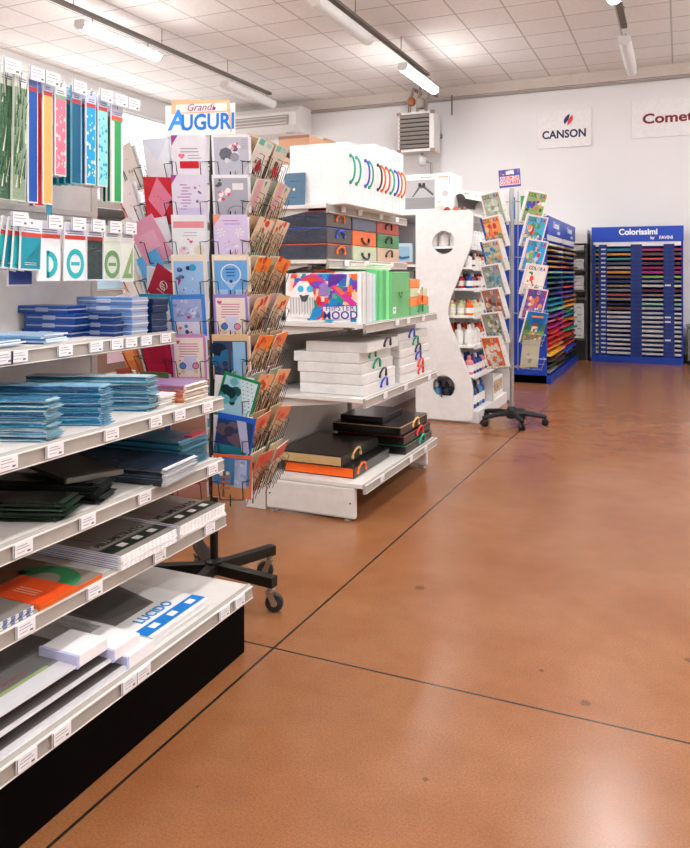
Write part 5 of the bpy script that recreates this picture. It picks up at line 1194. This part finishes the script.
# painted scene on the blue picture book: meadow, cottage, trees, flowers and a ribbon
bk = [o for o in bpy.data.objects if o.get('label', '') == 'large blue and green picture book, sixth row of the right side of spinner'][0]
m = MB(); q = random.Random(6)
m.rect(-.105, .105, .002, .12, -.0008, '5f9a58,.4'); m.pr([(-.105, .12), (-.105, .21), (-.07, .19), (-.04, .12)], -.0009, '3f7a4a,.4'); m.pr([(.105, .12), (.105, .2), (.07, .17), (.05, .12)], -.0009, '3f7a4a,.4')
m.pr([(-.06, .255), (.06, .262), (.07, .245), (-.055, .238)], -.001, 'f08a6a,.4')
m.rect(-.03, .03, .11, .16, -.0011, 'f0d8b8,.4'); m.pr([(-.04, .16), (.04, .16), (.0, .205)], -.0012, '8a4a3c,.4'); m.rect(-.008, .008, .11, .138, -.0013, '4a3a5a,.4'); m.rect(.012, .024, .132, .148, -.0013, '2f5fa8,.4')
for i in range(22):
    x = -.095 + .19 * q.random(); z = .02 + .08 * q.random(); m.disc(x, z, .008 + .007 * q.random(), -.0012 - i * .00004, q.choice(['c8503a,.4', 'f0c8a8,.4', 'e0a04c,.4', 'f2eee8,.4', 'd84a3a,.4', '9a6ab0,.4', 'b08a4c,.4']), 9)
m.build('cover_print', bk)
l, ro = bpose(44, .135, .09, BRZ[6], R(10))
tag(MB().box(-.09, .09, 0, .006, 0, .25, 'c9c3a8,.45', front='b8b49c,.45').disc(.0, .06, .02, -.0006, '8a8a70,.45').disc(-.02, .12, .014, -.0006, '9a9a80,.45').build('colouring_book', None, loc=l, rot=ro), 'beige book in the lowest basket on the right side of spinner', 'book', 'colouring books on the spinner')
l, ro = bpose(178, .0, .0, BRZ[0] + .02, R(6)); 
tag(MB().box(-.1, .1, 0, .008, 0, .27, '4f9a5c,.4', front='e6e6e2,.4').rect(-.06, -.02, .05, .25, -.0006, '3a7ab8,.4').rect(.03, .095, .02, .26, -.0006, '4f9a5c,.4').build('colouring_book', None, loc=(BX + .03, BY + .11, BRZ[0]), rot=(R(6), 0, R(8))), 'green and white book at the back of the spinner top', 'book', 'colouring books on the spinner')

# ------------------------------------------------------------------ blue paper racks
NAVY = '123a9c,.35'
NV2 = '0f2a6e,.4'
def rack(loc, rotz, w, label, big, cols_l, cols_r, place, splitcols):
    """front looks to -y in local space; w wide, .5 deep, 2.06 high"""
    t = thing('paper_rack', label, 'paper rack', loc, rotz, 'blue coloured paper racks')
    mt = Matrix.Translation(loc) @ Matrix.Rotation(rotz, 4, 'Z')
    for s in (-1, 1): MB().box(s * w / 2 - (.02 if s > 0 else 0), s * w / 2 + (0 if s > 0 else .02), 0, .55, 0, 2.06, NAVY).build('side_panel', t, bevel=.003)
    MB().box(-w / 2 + .02, w / 2 - .02, .53, .55, .02, 2.06, NV2).build('back_panel', t)
    MB().box(-w / 2 + .0, w / 2 - .0, -.05, .53, 0, .1, NAVY).build('plinth', t, bevel=.003)
    hd = MB().box(-w / 2 - .005, w / 2 + .005, -.02, .0, 1.84, 2.07, '1746b4,.35').build('header', t, bevel=.003)
    if big:
        text('lettering', 'Colorissimi', .125, 'f2f4f8,.4', hd, (.02, -.0215, 1.985), off=.004, xs=.95); text('lettering', 'by', .06, 'f2f4f8,.4', hd, (.22, -.0215, 1.895), off=.0015); text('lettering', 'FAVINI', .066, 'f2f4f8,.4', hd, (.41, -.0215, 1.895), off=.002, xs=.95)
    else:
        text('lettering', 'Colorissimi', .12, 'f2f4f8,.4', hd, (.0, -.0215, 1.975), off=.003, xs=.9); text('lettering', 'by FAVINI', .055, 'f2f4f8,.4', hd, (.2, -.0215, 1.885), off=.0015)
    n = 24; z0 = .13; p = .0685
    sh = MB()
    for k in range(n): sh.box(-w / 2 + .02, w / 2 - .02, .02, .53, z0 + k * p - .006, z0 + k * p, NV2)
    for k in range(n): sh.box(-w / 2 + .02, w / 2 - .02, -.016, .02, z0 + k * p - .008, z0 + k * p - .0005, '1c3a84,.35') if splitcols else None
    sh.build('slot_shelves', t)
    if splitcols:
        for x0, x1 in ((-w / 2 + .02, -w / 2 + .055), (-w / 2 + .1, -w / 2 + .22), (-.085, .075), (w / 2 - .27, w / 2 - .12)):
            MB().box(x0, x1, -.012, .012, .1, 1.80, NV2).build('front_strip', t)
        lb = MB(); q = random.Random(1)
        for k in range(n): lb.box(-w / 2 + .135, -w / 2 + .2, -.014, -.011, z0 + k * p + .012, z0 + k * p + .034, 'c9cdd8,.4')
        for k in (3, 7, 8, 15): lb.box(w / 2 - .25, w / 2 - .17, -.014, -.011, z0 + k * p + .012, z0 + k * p + .036, 'd9dce4,.4')
        lb.build('slot_tags', t)
    MB().box(-w / 2 + .02, w / 2 - .03, -.01, .03, 1.775, 1.84, 'dfe0e4,.4').build('white_strip', t)
    for half, cl in (('left', cols_l), ('right', cols_r)):
        x0, x1 = ((-w / 2 + .024, -.004) if half == 'left' else (.004, w / 2 - .024))
        for k in range(n):
            hx, nm = cl[n - 1 - k]; z = z0 + k * p + .0004; hh_ = .016 + .01 * rnd.random(); pull = 0 if splitcols else rnd.uniform(.02, .075)
            mm = mt @ Matrix.Translation(((x0 + x1) / 2, .015 - pull, z))
            o = MB().box(-(x1 - x0) / 2, (x1 - x0) / 2, 0, .45, 0, hh_ + (.008 if splitcols else 0), hx + ',.55').build('card_stack', None)
            o.location = mm.translation; o.rotation_euler = (0, 0, rotz)
            tag(o, f'{nm} card stack, {ORD[n - 1 - k]} slot from top, {half} half of the {place}', 'paper stack', 'card stacks in the ' + place)
CN = {'teal': '2f7f8a', 'orange': 'd8862c', 'sea green': '3f9a8a', 'dark grey': '5a5a5c', 'beige': 'b8a88c', 'amber': 'e0902c', 'brown': '7a5038', 'navy': '2a3058', 'tan': 'a88a5c', 'grey': '8a8a88', 'rust': 'b0502c', 'black': '242224', 'white': 'd6d2cc',
      'red': 'c82a34', 'coral': 'e0564c', 'rose': 'c8405a', 'crimson': 'b81c34', 'violet': '7a3a9c', 'lime': '9ac04c', 'silver': 'b4b4b8', 'cream': 'd8d4c0', 'maroon': '6a1f2c', 'pale green': '9ac8a8', 'magenta': 'b8207c', 'pink': 'e08aa0', 'purple': '6a4a98', 'blue': '2a4ab0', 'yellow': 'e8b03c', 'green': '3a7a4c', 'turquoise': '1f8fa8', 'mint': '8ac0a4', 'vermilion': 'e0401c', 'scarlet': 'd02418', 'tangerine': 'ee6a1c', 'dark brown': '4a3428', 'charcoal': '383436', 'slate': '4a5a68'}
L_ = lambda s: [(CN[x], x) for x in s]
WL = L_(['teal', 'orange', 'sea green', 'dark grey', 'beige', 'amber', 'brown', 'navy', 'tan', 'grey', 'rust', 'tan', 'black', 'brown'] + ['white'] * 10)
WR = L_(['red', 'brown', 'coral', 'dark brown', 'crimson', 'magenta', 'lime', 'grey', 'cream', 'maroon', 'tan', 'cream', 'mint', 'silver'] + ['white'] * 10)
rack((-.595, 12.25, 0), R(1.5), 1.29, 'wide blue paper rack with white lettering standing against the back wall', True, WL, WR, 'back wall rack', True)
S1 = L_(['cream', 'tan', 'brown', 'tan', 'amber', 'mint', 'green', 'green', 'slate', 'navy', 'turquoise', 'turquoise', 'sea green', 'purple', 'pink', 'magenta', 'red', 'scarlet', 'red', 'tangerine', 'yellow', 'dark brown', 'charcoal', 'grey'])
S1b = L_(['beige', 'cream', 'tan', 'brown', 'orange', 'pale green', 'green', 'dark grey', 'slate', 'purple', 'teal', 'turquoise', 'mint', 'violet', 'rose', 'magenta', 'crimson', 'red', 'vermilion', 'orange', 'amber', 'brown', 'dark brown', 'charcoal'])
S2 = L_(['tan', 'beige', 'tan', 'brown', 'rose', 'grey', 'teal', 'slate', 'coral', 'purple', 'purple', 'orange', 'amber', 'green', 'turquoise', 'tangerine', 'rose', 'green', 'vermilion', 'dark brown', 'scarlet', 'blue', 'charcoal', 'black'])
S2b = L_(['cream', 'tan', 'dark grey', 'beige', 'brown', 'silver', 'teal', 'grey', 'rose', 'navy', 'orange', 'amber', 'yellow', 'pale green', 'teal', 'orange', 'crimson', 'sea green', 'red', 'brown', 'vermilion', 'blue', 'dark brown', 'black'])
rack((-1.49, 10.12, 0), R(90), 1.29, 'blue paper rack seen side on behind the book spinner', False, S1, S1b, 'near side rack', False)
rack((-1.49, 11.43, 0), R(90), 1.29, 'second blue paper rack seen side on, nearer the back wall', False, S2, S2b, 'far side rack', False)

# ------------------------------------------------------------------ white shelving in the corner between the racks
WU = thing('shelving_unit', 'narrow white shelving with office boxes between the blue racks', 'shelving unit', (-1.75, 12.35, 0), 0, 'shop shelving units')
MB().box(-.5, .42, .4, .43, 0, 2.05, 'dcd8d5,.5').build('back_panel', WU)
for x in (-.5, .40): MB().box(x, x + .03, 0, .4, 0, 1.83, '4a4846,.5').build('upright', WU)
MB().box(-.5, .43, -.02, .4, 1.83, 2.05, 'e6e3e1,.45').build('header_panel', WU, bevel=.003)
for z in (.34, .98, 1.1, 1.42, 1.72): MB().box(-.47, .4, 0, .4, z - .03, z, '57534f,.5').build('shelf', WU)
MB().box(-.47, .4, .02, .4, 0, .3, '1f1d1d,.5').build('plinth', WU)
for i, z in enumerate([.3405, .4505, .5605, .6705, .7805]):
    t = thing('office_box', f'white office box with green mark, {["lowest", "second from bottom", "middle one", "second from top", "topmost"][i]} in the corner shelving stack', 'box', (-1.37, 12.33, z), 0, 'white office boxes in the corner')
    MB().box(-.36, 0, 0, .36, 0, .109, 'dedbd7,.45').build('shell', t, bevel=.003)
    MB().rect(-.1, -.04, .03, .055, -.001, '8fb8a0,.45').build('mark', t)
for i, (z, n, nm) in enumerate([(1.1005, 4, 'lower'), (1.4205, 3, 'upper')]):
    for k in range(n):
        o = MB().box(-.36, 0, 0, .3, 0, .055, 'd6d2cd,.4').rect(-.34, -.02, .01, .02, -.001, 'a8a29c,.4').build('envelope_pack', None, bevel=.003, loc=(-1.37 - .006 * (k % 2), 12.34, z + k * .0555)); tag(o, f'white envelope pack, {LVL(k, n)} on the {nm} shelf between the blue racks', 'envelope pack', 'envelope packs in the corner')
for k in range(2):
    o = MB().box(-.36, 0, 0, .3, 0, .04, 'c9c4be,.4').build('envelope_pack', None, bevel=.003, loc=(-1.37, 12.34, 1.7205 + k * .0405)); tag(o, f'grey envelope pack, {["lower", "upper"][k]} one directly under the white header panel', 'envelope pack', 'envelope packs in the corner')

# ------------------------------------------------------------------ shelving half hidden behind the card spinner
G3 = thing('shelving_unit', 'pale shelving unit half hidden behind the card spinner on the left', 'shelving unit', (0, 0, 0), 0, 'shop shelving units')
for z0, z1 in [(.2, .75), (.754, 1.25), (1.254, 1.78), (1.784, 2.1)]: MB().box(-3.72, -3.69, 3.3, 5.2, z0, z1, 'b9b0a8,.5').build('back_panel', G3)
for y in (3.27, 5.2): MB().box(-3.75, -3.66, y, y + .04, 0, 2.1, 'b9b0a8,.45').build('upright', G3)
MB().box(-3.72, -3.1, 3.3, 5.2, 0, .2, '2a2422,.5').build('plinth', G3)
for z in (.24, .76, 1.26, 1.775): shelf(G3, -3.69, -3.05, 3.3, 5.2, z, [3.6, 4.1, 4.6], lip=.05)
for i, (z, c, nm, hh_) in enumerate([(1.7752, 'eceaf0,.4', 'white', .09), (1.2602, 'b4cfe0,.4', 'pale blue', .2), (.7602, '8a6a5c,.4', 'brown', .22), (.2402, '5a8f9a,.4', 'teal', .25)]):
    for j in range(3):
        t = thing('storage_box', f'{nm} storage box, {["nearest", "middle", "farthest"][j]} of three on the {["top", "second", "third", "bottom"][i]} shelf behind the card spinner', 'box', (-3.12, 3.42 + .56 * j, z), 0, 'storage boxes behind the card spinner')
        MB().box(-.4, 0, 0, .44, 0, hh_, c).build('shell', t, bevel=.004); MB().box(-.405, .005, -.005, .445, hh_ * .8, hh_ + .004, c).build('lid', t, bevel=.003); MB().box(-.002, .0015, .12, .3, hh_ * .25, hh_ * .6, 'e9c9d4,.4').build('label_patch', t)

# ------------------------------------------------------------------ camera, world, exposure
cam = bpy.data.cameras.new('camera'); co = bpy.data.objects.new('camera', cam); COL.objects.link(co)
co.location = (0, 0, 1.35); co.rotation_euler = (PI / 2, 0, R(23.9))
cam.lens = 36 * 755 / 848; cam.sensor_width = 36; cam.sensor_fit = 'AUTO'; cam.shift_y = -(424 - 274) / 848; cam.clip_start = .05
scene.camera = co
wd = bpy.data.worlds.new('world'); scene.world = wd; wd.use_nodes = True
wd.node_tree.nodes['Background'].inputs['Color'].default_value = (.75, .85, 1, 1); wd.node_tree.nodes['Background'].inputs['Strength'].default_value = .6
scene.view_settings.view_transform = 'Standard'; scene.view_settings.look = 'None'; scene.view_settings.gamma = 1; scene.view_settings.use_curve_mapping = False
scene.view_settings.exposure = 1.06
scene.cycles.use_denoising = True; scene.cycles.max_bounces = 8; scene.cycles.diffuse_bounces = 4; scene.cycles.sample_clamp_indirect = 8
